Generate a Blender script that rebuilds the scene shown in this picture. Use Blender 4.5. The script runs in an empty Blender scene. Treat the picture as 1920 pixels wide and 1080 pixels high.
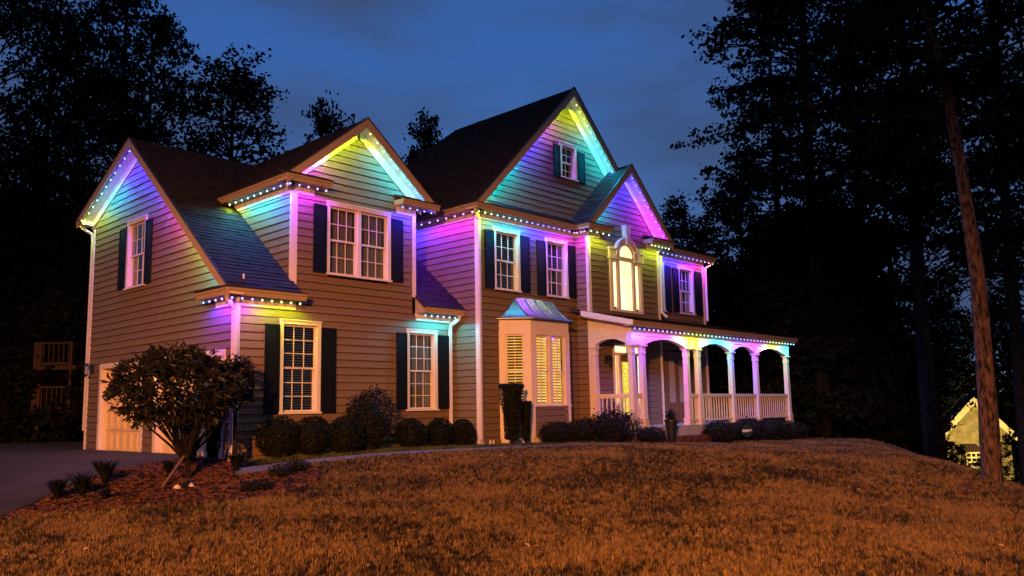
import bpy, bmesh, math, random
import numpy as np
from mathutils import Vector, Matrix
R = math.radians
random.seed(7); rng = np.random.default_rng(7)
C = bpy.context.scene.collection
sc = bpy.context.scene

# ------------------------------------------------------------------ camera
EYE = Vector((-7.887, -14.552, 0.859))
fw = Vector((0.71099, 0.69111, 0.12984)); rt = Vector((0.69835, -0.71560, -0.01512)); up = Vector((-0.08246, -0.10143, 0.99142))
cd = bpy.data.cameras.new('camera'); cam = bpy.data.objects.new('camera', cd); C.objects.link(cam)
cam.matrix_world = Matrix(((rt.x, up.x, -fw.x, EYE.x), (rt.y, up.y, -fw.y, EYE.y), (rt.z, up.z, -fw.z, EYE.z), (0, 0, 0, 1)))
cd.sensor_width = 36; cd.lens = 1541.9 / 1920 * 36
cd.shift_x = (960 - 918.4) / 1920; cd.shift_y = (563.2 - 540) / 1920
cd.clip_start = 0.1; cd.clip_end = 3000
sc.camera = cam

# ------------------------------------------------------------------ world, key light, exposure
SUN_AZ = Vector((0.69, 0.72, 0)).normalized(); SUN_EL = R(12)
w = bpy.data.worlds.new('World'); sc.world = w; w.use_nodes = True
nt = w.node_tree; N = nt.nodes; L = nt.links; N.clear()
out = N.new('ShaderNodeOutputWorld'); bg = N.new('ShaderNodeBackground'); bg.inputs[1].default_value = 0.1
sky = N.new('ShaderNodeTexSky'); sky.sky_type = 'NISHITA'; sky.sun_disc = False
sky.sun_elevation = R(1.5); sky.sun_rotation = math.atan2(-SUN_AZ.x, -SUN_AZ.y); sky.ozone_density = 4
tint = N.new('ShaderNodeMix'); tint.data_type = 'RGBA'; tint.blend_type = 'MULTIPLY'; tint.inputs[0].default_value = 1
tint.inputs[7].default_value = (0.5, 0.75, 1.35, 1)
tc = N.new('ShaderNodeTexCoord'); mp = N.new('ShaderNodeMapping'); mp.inputs['Scale'].default_value = (1.0, 1.0, 3.4)
nz = N.new('ShaderNodeTexNoise'); nz.inputs['Scale'].default_value = 2.3; nz.inputs['Detail'].default_value = 5; nz.inputs['Roughness'].default_value = 0.5
rp = N.new('ShaderNodeValToRGB'); rp.color_ramp.elements[0].position = 0.40; rp.color_ramp.elements[1].position = 0.60
sep = N.new('ShaderNodeSeparateXYZ'); er = N.new('ShaderNodeValToRGB')
e = er.color_ramp.elements; e[0].position = 0.0; e[0].color = (0.13, 0.17, 0.30, 1); e[1].position = 0.70; e[1].color = (0.004, 0.015, 0.05, 1)
m_ = e.new(0.22); m_.color = (0.066, 0.145, 0.36, 1); m_ = e.new(0.47); m_.color = (0.036, 0.135, 0.46, 1)
sc10 = N.new('ShaderNodeVectorMath'); sc10.operation = 'SCALE'; sc10.inputs['Scale'].default_value = 9.4
add = N.new('ShaderNodeMix'); add.data_type = 'RGBA'; add.blend_type = 'MIX'; add.inputs[0].default_value = 0.93
cl = N.new('ShaderNodeMix'); cl.data_type = 'RGBA'; cl.blend_type = 'MIX'; cl.inputs[7].default_value = (0.46, 0.74, 1.62, 1)
ml = N.new('ShaderNodeMath'); ml.operation = 'MULTIPLY'; ml.inputs[1].default_value = 0.95
L.new(sky.outputs[0], tint.inputs[6]); L.new(tint.outputs[2], add.inputs[6])
L.new(tc.outputs['Generated'], sep.inputs[0]); L.new(sep.outputs['Z'], er.inputs[0]); L.new(er.outputs[0], sc10.inputs[0]); L.new(sc10.outputs[0], add.inputs[7])
L.new(tc.outputs['Generated'], mp.inputs[0]); L.new(mp.outputs[0], nz.inputs['Vector']); L.new(nz.outputs[0], rp.inputs[0]); L.new(rp.outputs[0], ml.inputs[0])
L.new(add.outputs[2], cl.inputs[6]); L.new(ml.outputs[0], cl.inputs[0]); L.new(cl.outputs[2], bg.inputs[0]); L.new(bg.outputs[0], out.inputs[0])

# the street lamp across the road, out of frame to the left of the camera: a shaded head, full below, fading towards the horizontal
LAMP = Vector((-20.8, -21.6, 7.2))
sd = bpy.data.lights.new('street_lamp_light', 'SPOT'); sd.energy = 62000; sd.color = (1.0, 0.35, 0.085); sd.shadow_soft_size = 0.25
sd.spot_size = R(100); sd.spot_blend = 0.45
so = bpy.data.objects.new('street_lamp_light', sd); C.objects.link(so); so.location = LAMP
_a = R(-45); so.rotation_euler = Vector((SUN_AZ.x * math.cos(_a), SUN_AZ.y * math.cos(_a), math.sin(_a))).to_track_quat('-Z', 'Y').to_euler()
sc.view_settings.view_transform = 'Standard'; sc.view_settings.look = 'None'; sc.view_settings.exposure = 0; sc.view_settings.gamma = 1; sc.view_settings.use_curve_mapping = False
sc.cycles.use_denoising = True
sc.cycles.max_bounces = 5; sc.cycles.diffuse_bounces = 2; sc.cycles.glossy_bounces = 2; sc.cycles.transparent_max_bounces = 12
sc.cycles.sample_clamp_indirect = 3.0
sc.cycles.use_light_tree = True

# ------------------------------------------------------------------ materials
MATS = {}
def mat(name, col, rough=0.7, var=0.12, scale=6.0, bump=0.0, bscale=60.0, spec=0.3, metal=0.0, stretch=(1, 1, 1), randobj=0.0, emit=None, es=0.0):
    if name in MATS: return MATS[name]
    m = bpy.data.materials.new(name); m.use_nodes = True; MATS[name] = m
    t = m.node_tree; n = t.nodes; l = t.links; b = n['Principled BSDF']
    b.inputs['Roughness'].default_value = rough; b.inputs['Metallic'].default_value = metal; b.inputs['Specular IOR Level'].default_value = spec
    co = n.new('ShaderNodeTexCoord'); mpp = n.new('ShaderNodeMapping'); mpp.inputs['Scale'].default_value = stretch
    l.new(co.outputs['Object'], mpp.inputs[0])
    no = n.new('ShaderNodeTexNoise'); no.inputs['Scale'].default_value = scale; no.inputs['Detail'].default_value = 4
    l.new(mpp.outputs[0], no.inputs['Vector'])
    mr = n.new('ShaderNodeMapRange'); mr.inputs[1].default_value = 0.3; mr.inputs[2].default_value = 0.7; mr.inputs[3].default_value = 1 - var; mr.inputs[4].default_value = 1 + var
    l.new(no.outputs[0], mr.inputs[0])
    src = mr.outputs[0]
    if randobj:
        oi = n.new('ShaderNodeObjectInfo'); r2 = n.new('ShaderNodeMapRange'); r2.inputs[3].default_value = 1 - randobj; r2.inputs[4].default_value = 1 + randobj
        l.new(oi.outputs['Random'], r2.inputs[0]); mm = n.new('ShaderNodeMath'); mm.operation = 'MULTIPLY'
        l.new(src, mm.inputs[0]); l.new(r2.outputs[0], mm.inputs[1]); src = mm.outputs[0]
    vm = n.new('ShaderNodeVectorMath'); vm.operation = 'SCALE'; vm.inputs[0].default_value = col
    l.new(src, vm.inputs['Scale']); l.new(vm.outputs[0], b.inputs['Base Color'])
    if bump:
        nb = n.new('ShaderNodeTexNoise'); nb.inputs['Scale'].default_value = bscale; nb.inputs['Detail'].default_value = 3
        l.new(mpp.outputs[0], nb.inputs['Vector']); bp = n.new('ShaderNodeBump'); bp.inputs['Strength'].default_value = bump; bp.inputs['Distance'].default_value = 0.02
        l.new(nb.outputs[0], bp.inputs['Height']); l.new(bp.outputs[0], b.inputs['Normal'])
    if emit:
        b.inputs['Emission Color'].default_value = (*emit, 1); b.inputs['Emission Strength'].default_value = es
    return m
def two_tone(name, c1, c2, scale, rough=0.8, bump=0.3, bscale=80, lo=0.4, hi=0.6, randobj=False, detail=6, vs=1.0):
    m = bpy.data.materials.new(name); m.use_nodes = True; MATS[name] = m
    t = m.node_tree; n = t.nodes; l = t.links; b = n['Principled BSDF']; b.inputs['Roughness'].default_value = rough; b.inputs['Specular IOR Level'].default_value = 0.2
    ge_ = n.new('ShaderNodeNewGeometry'); ge = n.new('ShaderNodeMapping'); ge.inputs['Scale'].default_value = (1, 1, vs); l.new(ge_.outputs['Position'], ge.inputs[0])
    no = n.new('ShaderNodeTexNoise'); no.inputs['Scale'].default_value = scale; no.inputs['Detail'].default_value = detail; l.new(ge.outputs[0], no.inputs['Vector'])
    r = n.new('ShaderNodeValToRGB'); r.color_ramp.elements[0].position = lo; r.color_ramp.elements[1].position = hi
    r.color_ramp.elements[0].color = (*c1, 1); r.color_ramp.elements[1].color = (*c2, 1)
    if randobj:
        oi = n.new('ShaderNodeObjectInfo'); a = n.new('ShaderNodeMath'); a.operation = 'MULTIPLY_ADD'; a.inputs[1].default_value = 0.5
        s = n.new('ShaderNodeMath'); s.operation = 'SUBTRACT'; s.inputs[1].default_value = 0.25
        l.new(oi.outputs['Random'], a.inputs[0]); l.new(no.outputs[0], a.inputs[2]); l.new(a.outputs[0], s.inputs[0]); l.new(s.outputs[0], r.inputs[0])
    else: l.new(no.outputs[0], r.inputs[0])
    l.new(r.outputs[0], b.inputs['Base Color'])
    if bump:
        nb = n.new('ShaderNodeTexNoise'); nb.inputs['Scale'].default_value = bscale; nb.inputs['Detail'].default_value = 4; l.new(ge.outputs[0], nb.inputs['Vector'])
        bp = n.new('ShaderNodeBump'); bp.inputs['Strength'].default_value = bump; bp.inputs['Distance'].default_value = 0.03
        l.new(nb.outputs[0], bp.inputs['Height']); l.new(bp.outputs[0], b.inputs['Normal'])
    return m
M_SID = mat('siding_paint', (0.185, 0.116, 0.055), 0.62, 0.10, 3.0, 0.25, 35, 0.35, stretch=(1, 1, 9), randobj=0.05)
M_TRIM = mat('trim_paint', (0.74, 0.61, 0.47), 0.5, 0.05, 5.0, 0.06, 40)
M_FASC = mat('gutter_paint', (0.42, 0.29, 0.17), 0.45, 0.05, 4.0)
M_SHUT = mat('shutter_paint', (0.005, 0.006, 0.007), 0.6, 0.1, 8.0, spec=0.15)
M_GAR = mat('garage_door_paint', (0.82, 0.60, 0.32), 0.5, 0.05, 5.0)
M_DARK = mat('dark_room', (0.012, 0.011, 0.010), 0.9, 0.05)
M_CORE = mat('sheathing', (0.04, 0.035, 0.03), 0.9, 0.05)
M_BLIND = mat('blind_slat', (0.42, 0.38, 0.32), 0.6, 0.05)
M_BBL = mat('bay_blind_slat', (0.30, 0.17, 0.075), 0.6, 0.05)
M_CURT = mat('curtain_cloth', (0.42, 0.33, 0.25), 0.9, 0.12, 6, stretch=(6, 6, 0.4))
M_COPPER = mat('bay_roof_metal', (0.16, 0.17, 0.20), 0.32, 0.25, 5.0, 0.05, 20, 0.5, metal=0.6)
M_BLACK = mat('black_metal', (0.015, 0.014, 0.013), 0.4, 0.1)
M_BRASS = mat('brass', (0.55, 0.35, 0.12), 0.3, 0.1, metal=0.9)
M_DOORW = mat('stained_door_wood', (0.20, 0.09, 0.045), 0.4, 0.2, 3, stretch=(8, 8, 0.6))
M_DECK = mat('porch_floor', (0.40, 0.36, 0.33), 0.55, 0.12, 4)
M_PORCHW = mat('porch_ceiling', (0.30, 0.27, 0.25), 0.7, 0.05)
M_DRIP = mat('drip_edge', (0.03, 0.028, 0.028), 0.6, 0.1)
M_CORD = mat('light_cord', (0.05, 0.05, 0.05), 0.5, 0.1)
M_STONE = mat('pale_stone', (0.62, 0.52, 0.40), 0.8, 0.15, 12, 0.3)
M_WOODST = mat('weathered_wood', (0.16, 0.10, 0.06), 0.8, 0.2, 10, stretch=(1, 1, 1))
M_ROOF = two_tone('asphalt_shingle', (0.012, 0.008, 0.008), (0.034, 0.024, 0.026), 5.5, 0.85, 0.5, 90, 0.35, 0.7)
M_BARK = two_tone('pine_bark', (0.012, 0.008, 0.005), (0.15, 0.085, 0.055), 20.0, 0.9, 1.0, 34, 0.36, 0.66, vs=.3)
M_BARKD = two_tone('dark_bark', (0.006, 0.0045, 0.004), (0.018, 0.013, 0.010), 7.0, 0.9, 0.7, 20)
M_GROUND = two_tone('soil', (0.030, 0.020, 0.012), (0.075, 0.05, 0.028), 1.5, 0.95, 0.6, 30)
M_DRIVE = two_tone('driveway_concrete', (0.030, 0.018, 0.011), (0.080, 0.050, 0.031), 1.1, 0.85, 0.25, 60, 0.3, 0.75, detail=10)
M_PATH = two_tone('path_concrete', (0.11, 0.085, 0.075), (0.19, 0.15, 0.13), 3.0, 0.85, 0.25, 60, 0.3, 0.7)
M_MULCH = two_tone('mulch', (0.008, 0.003, 0.002), (0.05, 0.017, 0.009), 14.0, 0.95, 1.0, 60)
M_LAWNB = two_tone('lawn_thatch', (0.012, 0.008, 0.003), (0.05, 0.028, 0.012), 2.2, 0.95, 0.8, 70)
M_BLADE = two_tone('dry_grass_blade', (0.010, 0.008, 0.002), (0.25, 0.152, 0.052), 0.75, 0.7, 0, 1, 0.32, 0.70, randobj=True)
M_GREEN = two_tone('green_grass_blade', (0.02, 0.03, 0.006), (0.13, 0.12, 0.035), 2.0, 0.7, 0, 1, 0.35, 0.65, randobj=True)
M_CHIP = two_tone('bark_chip', (0.008, 0.003, 0.002), (0.15, 0.055, 0.026), 6.0, 0.9, 0, 1, 0.35, 0.75, randobj=True)
M_LEAFD = mat('dark_foliage', (0.009, 0.010, 0.004), 0.75, 0.35, 3.0, spec=0.08)
M_LEAFM = mat('shrub_foliage', (0.008, 0.009, 0.004), 0.6, 0.4, 9.0, spec=0.15)
M_LEAFR = mat('loose_shrub_foliage', (0.009, 0.007, 0.005), 0.7, 0.4, 9.0, spec=0.2)
M_LEAFT = mat('glossy_leaf', (0.013, 0.012, 0.006), 0.45, 0.35, 9.0, spec=0.28, randobj=0.45)
M_BRICK = two_tone('step_brick', (0.07, 0.022, 0.014), (0.20, 0.07, 0.04), 9.0, 0.9, 0.8, 40)
def glass_mat():
    m = bpy.data.materials.new('window_glass'); m.use_nodes = True; t = m.node_tree; n = t.nodes; l = t.links; n.clear()
    o = n.new('ShaderNodeOutputMaterial'); mx = n.new('ShaderNodeMixShader'); tr = n.new('ShaderNodeBsdfTransparent'); g = n.new('ShaderNodeBsdfGlossy'); g.inputs['Roughness'].default_value = 0.06
    tr.inputs[0].default_value = (0.75, 0.78, 0.78, 1); g.inputs[0].default_value = (0.9, 0.9, 0.9, 1)
    f = n.new('ShaderNodeLayerWeight'); f.inputs[0].default_value = 0.12
    no = n.new('ShaderNodeTexNoise'); no.inputs['Scale'].default_value = 3.0; bp = n.new('ShaderNodeBump'); bp.inputs['Strength'].default_value = 0.05; l.new(no.outputs[0], bp.inputs['Height']); l.new(bp.outputs[0], g.inputs['Normal'])
    l.new(f.outputs['Facing'], mx.inputs[0]); l.new(tr.outputs[0], mx.inputs[1]); l.new(g.outputs[0], mx.inputs[2]); l.new(mx.outputs[0], o.inputs[0]); return m
M_GLASS = glass_mat()
def glow(name, c1, c2, s, scale=3.0, sampled=True):
    m = bpy.data.materials.new(name); m.use_nodes = True; t = m.node_tree; n = t.nodes; l = t.links; n.clear()
    o = n.new('ShaderNodeOutputMaterial'); em = n.new('ShaderNodeEmission'); em.inputs[1].default_value = s
    ge = n.new('ShaderNodeNewGeometry'); no = n.new('ShaderNodeTexNoise'); no.inputs['Scale'].default_value = scale; l.new(ge.outputs['Position'], no.inputs['Vector'])
    r = n.new('ShaderNodeValToRGB'); r.color_ramp.elements[0].position = 0.38; r.color_ramp.elements[1].position = 0.62; r.color_ramp.elements[0].color = (*c1, 1); r.color_ramp.elements[1].color = (*c2, 1)
    l.new(no.outputs[0], r.inputs[0]); l.new(r.outputs[0], em.inputs[0]); l.new(em.outputs[0], o.inputs[0])
    if not sampled: m.cycles.emission_sampling = 'NONE'
    return m
G_BAY = glow('bay_room_light', (1.0, 0.38, 0.045), (1.0, 0.62, 0.14), 2.2, 4.5)
G_ARCH = glow('stair_window_light', (1.0, 0.74, 0.32), (1.0, 0.86, 0.50), 1.7, 1.5)
G_DOOR = glow('entry_glass_light', (0.85, 0.62, 0.05), (1.0, 0.85, 0.12), 1.15, 9)
G_SIDE = glow('sidelight_glow', (1.0, 0.75, 0.3), (1.0, 0.9, 0.55), 1.5, 9)
G_FAR = glow('far_window_light', (0.9, 0.6, 0.2), (1.0, 0.8, 0.3), 0.9, 2)

# ------------------------------------------------------------------ object helpers
def base_parent(o, parent):
    if parent is not None:
        o.parent = parent
        mw = Matrix.Identity(4); p = parent
        while p is not None:
            mw = p.matrix_parent_inverse.copy() @ mw if False else mw
            p = p.parent
        o.matrix_parent_inverse = WORLD[parent.name].inverted()
WORLD = {}
def reg(o, loc=(0, 0, 0), parent=None):
    C.objects.link(o); o.location = loc; WORLD[o.name] = Matrix.Translation(loc); base_parent(o, parent); return o
def tag(o, label=None, cat=None, group=None, kind=None):
    if label: o['label'] = label
    if cat: o['category'] = cat
    if group: o['group'] = group
    if kind: o['kind'] = kind
    return o
def thing(name, label, cat, loc=(0, 0, 0), group=None):
    o = bpy.data.objects.new(name, None); o.empty_display_size = 0.2; reg(o, loc); return tag(o, label, cat, group)
def part_empty(name, parent, loc=(0, 0, 0)):
    o = bpy.data.objects.new(name, None); return reg(o, loc, parent)
class MB:
    def __init__(s): s.v = []; s.f = []
    def poly(s, pts, faces):
        b = len(s.v); s.v += [tuple(p) for p in pts]; s.f += [tuple(i + b for i in f) for f in faces]; return s
    def box(s, x0, x1, y0, y1, z0, z1): return s.fbox(WF, x0, x1, -y1, -y0, z0, z1)
    def fbox(s, fr, u0, u1, n0, n1, z0, z1):
        p = [fr(u, n, z) for u in (u0, u1) for n in (n0, n1) for z in (z0, z1)]
        return s.poly(p, [(0, 1, 3, 2), (4, 6, 7, 5), (0, 4, 5, 1), (2, 3, 7, 6), (0, 2, 6, 4), (1, 5, 7, 3)])
    def prism(s, a, b):        # two matching point loops
        n = len(a); return s.poly(list(a) + list(b), [tuple(range(n))[::-1], tuple(range(n, 2 * n))] + [(i, (i + 1) % n, n + (i + 1) % n, n + i) for i in range(n)])
    def tube(s, pts, rs, n=6, cap=True):
        pts = [Vector(p) for p in pts]; b = len(s.v)
        if not hasattr(rs, '__len__'): rs = [rs] * len(pts)
        for i, p in enumerate(pts):
            d = (pts[min(i + 1, len(pts) - 1)] - pts[max(i - 1, 0)]).normalized()
            a = d.orthogonal().normalized() if i == 0 else (a - d * a.dot(d)).normalized(); c = d.cross(a)
            for k in range(n):
                t = 2 * math.pi * k / n; s.v.append(tuple(p + (a * math.cos(t) + c * math.sin(t)) * rs[i]))
        for i in range(len(pts) - 1):
            for k in range(n):
                s.f.append((b + i * n + k, b + i * n + (k + 1) % n, b + (i + 1) * n + (k + 1) % n, b + (i + 1) * n + k))
        if cap: s.f.append(tuple(b + k for k in range(n))[::-1]); s.f.append(tuple(b + (len(pts) - 1) * n + k for k in range(n)))
        return s
    def lathe(s, c, prof, n=14):
        b = len(s.v)
        for r, z in prof:
            for k in range(n):
                t = 2 * math.pi * k / n; s.v.append((c[0] + r * math.cos(t), c[1] + r * math.sin(t), c[2] + z))
        for i in range(len(prof) - 1):
            for k in range(n): s.f.append((b + i * n + k, b + i * n + (k + 1) % n, b + (i + 1) * n + (k + 1) % n, b + (i + 1) * n + k))
        s.f.append(tuple(b + k for k in range(n))[::-1]); s.f.append(tuple(b + (len(prof) - 1) * n + k for k in range(n)))
        return s
    def build(s, name, m, parent=None, smooth=False, fix=True, loc=None):
        me = bpy.data.meshes.new(name)
        v = s.v
        if loc is not None: v = [(a[0] - loc[0], a[1] - loc[1], a[2] - loc[2]) for a in v]
        me.from_pydata(v, [], s.f); me.materials.append(m)
        if fix:
            bm = bmesh.new(); bm.from_mesh(me); bmesh.ops.recalc_face_normals(bm, faces=bm.faces); bm.to_mesh(me); bm.free()
        if smooth: me.shade_smooth()
        o = bpy.data.objects.new(name, me); return reg(o, loc or (0, 0, 0), parent)
def frame(o, U, Nn):
    o = Vector(o); U = Vector(U); Nn = Vector(Nn)
    return lambda u, n, z: o + U * u + Nn * n + Vector((0, 0, z))
WF = frame((0, 0, 0), (1, 0, 0), (0, -1, 0))
def front(y): return frame((0, y, 0), (1, 0, 0), (0, -1, 0))
def left(x): return frame((x, 0, 0), (0, 1, 0), (-1, 0, 0))
def clip(poly, ax, val, keep_ge):
    res = []; n = len(poly)
    for i in range(n):
        a, b = poly[i], poly[(i + 1) % n]; ia = (a[ax] >= val) == keep_ge or a[ax] == val; ib = (b[ax] >= val) == keep_ge or b[ax] == val
        if ia: res.append(a)
        if ia != ib:
            t = (val - a[ax]) / (b[ax] - a[ax]); res.append((a[0] + t * (b[0] - a[0]), a[1] + t * (b[1] - a[1])))
    return res
def rows(poly, pitch, z_off=0.0):
    z0 = min(p[1] for p in poly); z1 = max(p[1] for p in poly); k = math.floor((z0 - z_off) / pitch + 1e-6)
    while k * pitch + z_off < z1 - 1e-4:
        a = k * pitch + z_off; q = clip(clip(poly, 1, a, True), 1, a + pitch, False) if len(poly) > 2 else []
        if len(q) > 2: yield a, q
        k += 1
def siding(parent, fr, poly, openings=(), pitch=0.16, joined=False, name='siding_board', join_in=None):
    big = join_in or MB(); used_big = False
    for a, q in rows(poly, pitch):
        segs = [q]
        for (o0, o1, p0, p1) in openings:
            if min(a + pitch, p1) - max(a, p0) > 0.35 * pitch:
                ns = []
                for sgm in segs:
                    for t in (clip(sgm, 0, o0, False), clip(sgm, 0, o1, True)):
                        if len(t) > 2 and max(x[0] for x in t) - min(x[0] for x in t) > 0.02: ns.append(t)
                segs = ns
        cutseg = []
        for sgm in segs:
            lo = min(x[0] for x in sgm); hi = max(x[0] for x in sgm)
            if hi - lo > 2.2 and random.random() < .5 and not joined:
                c = lo + (hi - lo) * random.uniform(.25, .75); cutseg += [clip(sgm, 0, c - .003, False), clip(sgm, 0, c + .003, True)]
            else: cutseg.append(sgm)
        for sgm in cutseg:
            sgm = clip(sgm, 1, a + 0.015, True)
            if len(sgm) < 3 or max(p[1] for p in sgm) - min(p[1] for p in sgm) < 0.012: continue
            jo = random.uniform(-.0015, .0015)
            prof = lambda z: 0.022 + jo - 0.014 * (z - a) / pitch
            f = [fr(u, prof(z), z) for u, z in sgm]; b = [fr(u, -0.012, z) for u, z in sgm]
            small = max(x[0] for x in sgm) - min(x[0] for x in sgm) < (0.85 if not joined else 99)
            if small: big.prism(f, b); used_big = True
            else: MB().prism(f, b).build(name, M_SID, parent)
    if used_big and join_in is None:
        o = big.build('siding', M_SID, parent); o['kind'] = 'stuff'
def roof_plane(parent, pts, name='roof_slope', thick=0.055, pitch=0.135, mb=None, under=True):
    # pts: convex loop, first edge is the eave; stepped shingle courses over a deck
    P = [Vector(p) for p in pts]; U = (P[1] - P[0]).normalized(); nn = Vector((0, 0, 0))
    for i in range(1, len(P) - 1): nn += (P[i] - P[0]).cross(P[i + 1] - P[0])
    nn.normalize()
    if nn.z < 0: nn = -nn
    V = nn.cross(U)
    if sum((p - P[0]).dot(V) for p in P) < 0: V = -V
    poly = [((p - P[0]).dot(U), (p - P[0]).dot(V)) for p in P]
    own = mb is None; mb = mb or MB()
    w3 = lambda u, v, n: P[0] + U * u + V * v + nn * n
    for a, q in rows(poly, pitch, 0):
        n_ = lambda v: 0.016 - 0.013 * (v - a) / pitch
        u0 = min(x[0] for x in q); u1 = max(x[0] for x in q); c = u0 - random.random() * 0.3; cuts = []
        while c < u1: c += random.uniform(0.18, 0.42); cuts.append(c)
        cur = q
        for c in cuts + [u1 + 1]:
            piece = clip(cur, 0, c, False); cur = clip(cur, 0, c, True)
            if len(piece) > 2 and max(x[0] for x in piece) - min(x[0] for x in piece) > 0.004:
                j = random.choice((0, 0, 0.006))
                mb.prism([w3(u, v, n_(v) + j) for u, v in piece], [w3(u, v, -0.002) for u, v in piece])
            if len(cur) < 3: break
    if own:
        o = mb.build(name, M_ROOF, parent)
    else: o = None
    if under:
        d = MB(); d.prism([p - nn * 0.004 for p in P], [p - nn * thick for p in P]); d.build('roof_deck', M_CORE, o or parent)
    return o

# ------------------------------------------------------------------ terrain
FWX, FWY, RTX, RTY = 0.71706, 0.69702, 0.69702, -0.71706
def itp(x, xs, ys):
    if x <= xs[0]: return ys[0]
    for i in range(1, len(xs)):
        if x <= xs[i]: return ys[i - 1] + (x - xs[i - 1]) / (xs[i] - xs[i - 1]) * (ys[i] - ys[i - 1])
    return ys[-1]
def sm(t): t = max(0, min(1, t)); return t * t * (3 - 2 * t)
def dl(x, y): return (x - EYE.x) * FWX + (y - EYE.y) * FWY, (x - EYE.x) * RTX + (y - EYE.y) * RTY
def xy(d, l): return EYE.x + d * FWX + l * RTX, EYE.y + d * FWY + l * RTY
def gz(x, y):
    d, l = dl(x, y); z = 0
    for k, w_ in ((-.8, .25), (0, .5), (.8, .25)):
        z += w_ * itp(d + k, [-20, 5, 8, 10, 12, 13, 14, 15, 16, 17, 30, 45, 300], [-1, -.85, -.72, -.62, -.5, -.41, -.3, -.17, -.06, 0, -.1, -1.2, -6])
    lc = itp(d, [0, 8, 13, 15, 18, 22, 27, 35, 300], [6, 7, 8.3, 8.6, 9.1, 9.9, 12.5, 15, 60])
    z -= .28 * sm((l - 2) / (lc - 2)); t = l - lc + .5
    if t > 0: z -= .36 * min((t * t / 2 if t < 1 else t - .5), 11)
    return z
def ground_sheet():
    xs = []
    def ax(lo, hi, a, b, fine):
        r = []; v = lo
        while v < hi: r.append(v); v += fine if a <= v < b else max(fine, min(60, 0.18 * (a - v if v < a else v - b) + fine))
        r.append(hi); return r
    D = ax(-60, 900, 5, 32, 0.35); Ls = ax(-700, 700, -13, 16, 0.35)
    v = []; 
    for d in D:
        for l in Ls: x, y = xy(d, l); v.append((x, y, gz(x, y)))
    n = len(Ls); f = [(i * n + j, i * n + j + 1, (i + 1) * n + j + 1, (i + 1) * n + j) for i in range(len(D) - 1) for j in range(n - 1)]
    me = bpy.data.meshes.new('ground'); me.from_pydata(v, [], f); me.materials.append(M_GROUND); me.shade_smooth()
    o = bpy.data.objects.new('ground', me); reg(o); o['kind'] = 'structure'; return o
ground_sheet()
def inside(x, y, poly):
    c = False; n = len(poly)
    for i in range(n):
        x1, y1 = poly[i]; x2, y2 = poly[i - 1]
        if (y1 > y) != (y2 > y) and x < (x2 - x1) * (y - y1) / (y2 - y1) + x1: c = not c
    return c
def drape(name, poly, dz, m, step=0.25, excl=None, kind='structure'):
    bm = bmesh.new()
    x0 = min(p[0] for p in poly); x1 = max(p[0] for p in poly); y0 = min(p[1] for p in poly); y1 = max(p[1] for p in poly)
    vs = [bm.verts.new((x, y, 0)) for x, y in poly]; bm.faces.new(vs)
    bmesh.ops.triangulate(bm, faces=bm.faces[:])
    for ax_, lo, hi in ((0, x0, x1), (1, y0, y1)):
        k = math.floor(lo / step) + 1
        while k * step < hi:
            co = [0, 0, 0]; co[ax_] = k * step; no = [0, 0, 0]; no[ax_] = 1
            bmesh.ops.bisect_plane(bm, geom=bm.verts[:] + bm.edges[:] + bm.faces[:], plane_co=co, plane_no=no, dist=1e-5); k += 1
    if excl:
        kill = [f for f in bm.faces if inside(f.calc_center_median().x, f.calc_center_median().y, excl)]
        bmesh.ops.delete(bm, geom=kill, context='FACES')
    for v in bm.verts: v.co.z = gz(v.co.x, v.co.y) + dz
    bmesh.ops.recalc_face_normals(bm, faces=bm.faces)
    for f in bm.faces:
        if f.normal.z < 0: f.normal_flip()
    me = bpy.data.meshes.new(name); bm.to_mesh(me); bm.free(); me.materials.append(m); me.shade_smooth()
    o = bpy.data.objects.new(name, me); reg(o); o['kind'] = kind; return o
PF = [(-0.62, -1.29), (-0.26, -1.37), (0.37, -1.38), (1.04, -1.41), (2.11, -1.62), (3.17, -1.98), (4.2, -2.46), (5.45, -2.88), (7.01, -3.25), (9.6, -3.6), (11.4, -3.85), (13.0, -3.85)]
PB = [(-0.31, -0.71), (0.05, -0.83), (0.68, -0.88), (1.33, -0.98), (2.46, -1.18), (3.62, -1.47), (4.94, -1.80), (6.53, -2.15), (8.35, -2.55), (10.2, -2.95), (11.4, -3.02), (13.0, -3.02)]
drape('path', PF + PB[::-1], 0.022, M_PATH)
DRF = [(0.0, 1.0), (-0.42, 1.15), (-1.2, 1.06), (-1.95, 0.87), (-2.94, 0.02), (-3.7, -0.93), (-4.2, -1.5), (-5.5, -3.0), (-9, -6.5), (-16, -11)]
drape('driveway', [(0.0, 10.6)] + [(-12, 12.0), (-30, 14), (-30, -11)] + DRF[::-1], 0.018, M_DRIVE, 0.5)
BED = [(-0.35, 1.05), (-1.2, 0.98), (-1.95, 0.79), (-2.9, -0.08), (-3.65, -1.0), (-4.15, -1.55), (-4.4, -2.0), (-3.7, -2.0), (-2.8, -2.45), (-1.9, -3.1), (-1, -3.3), (0, -2.85), (.55, -2.15), (.72, -1.43), (.35, -1.43), (-.28, -1.42), (-.66, -1.33), (-.36, -.7), (0.02, -.62), (0.0, 0.9)]
bed = drape('mulch_bed', BED, 0.012, M_MULCH, 0.2)
STRIP = [(0.02, -0.6)] + [(x, y + 0.03) for x, y in PB[2:10]] + [(10.2, -2.7), (9.5, -1.3), (5.95, -0.85), (5.85, -0.1), (0.05, -0.1)]
strip = drape('border_turf', STRIP, 0.010, M_LAWNB, 0.25)
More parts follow.
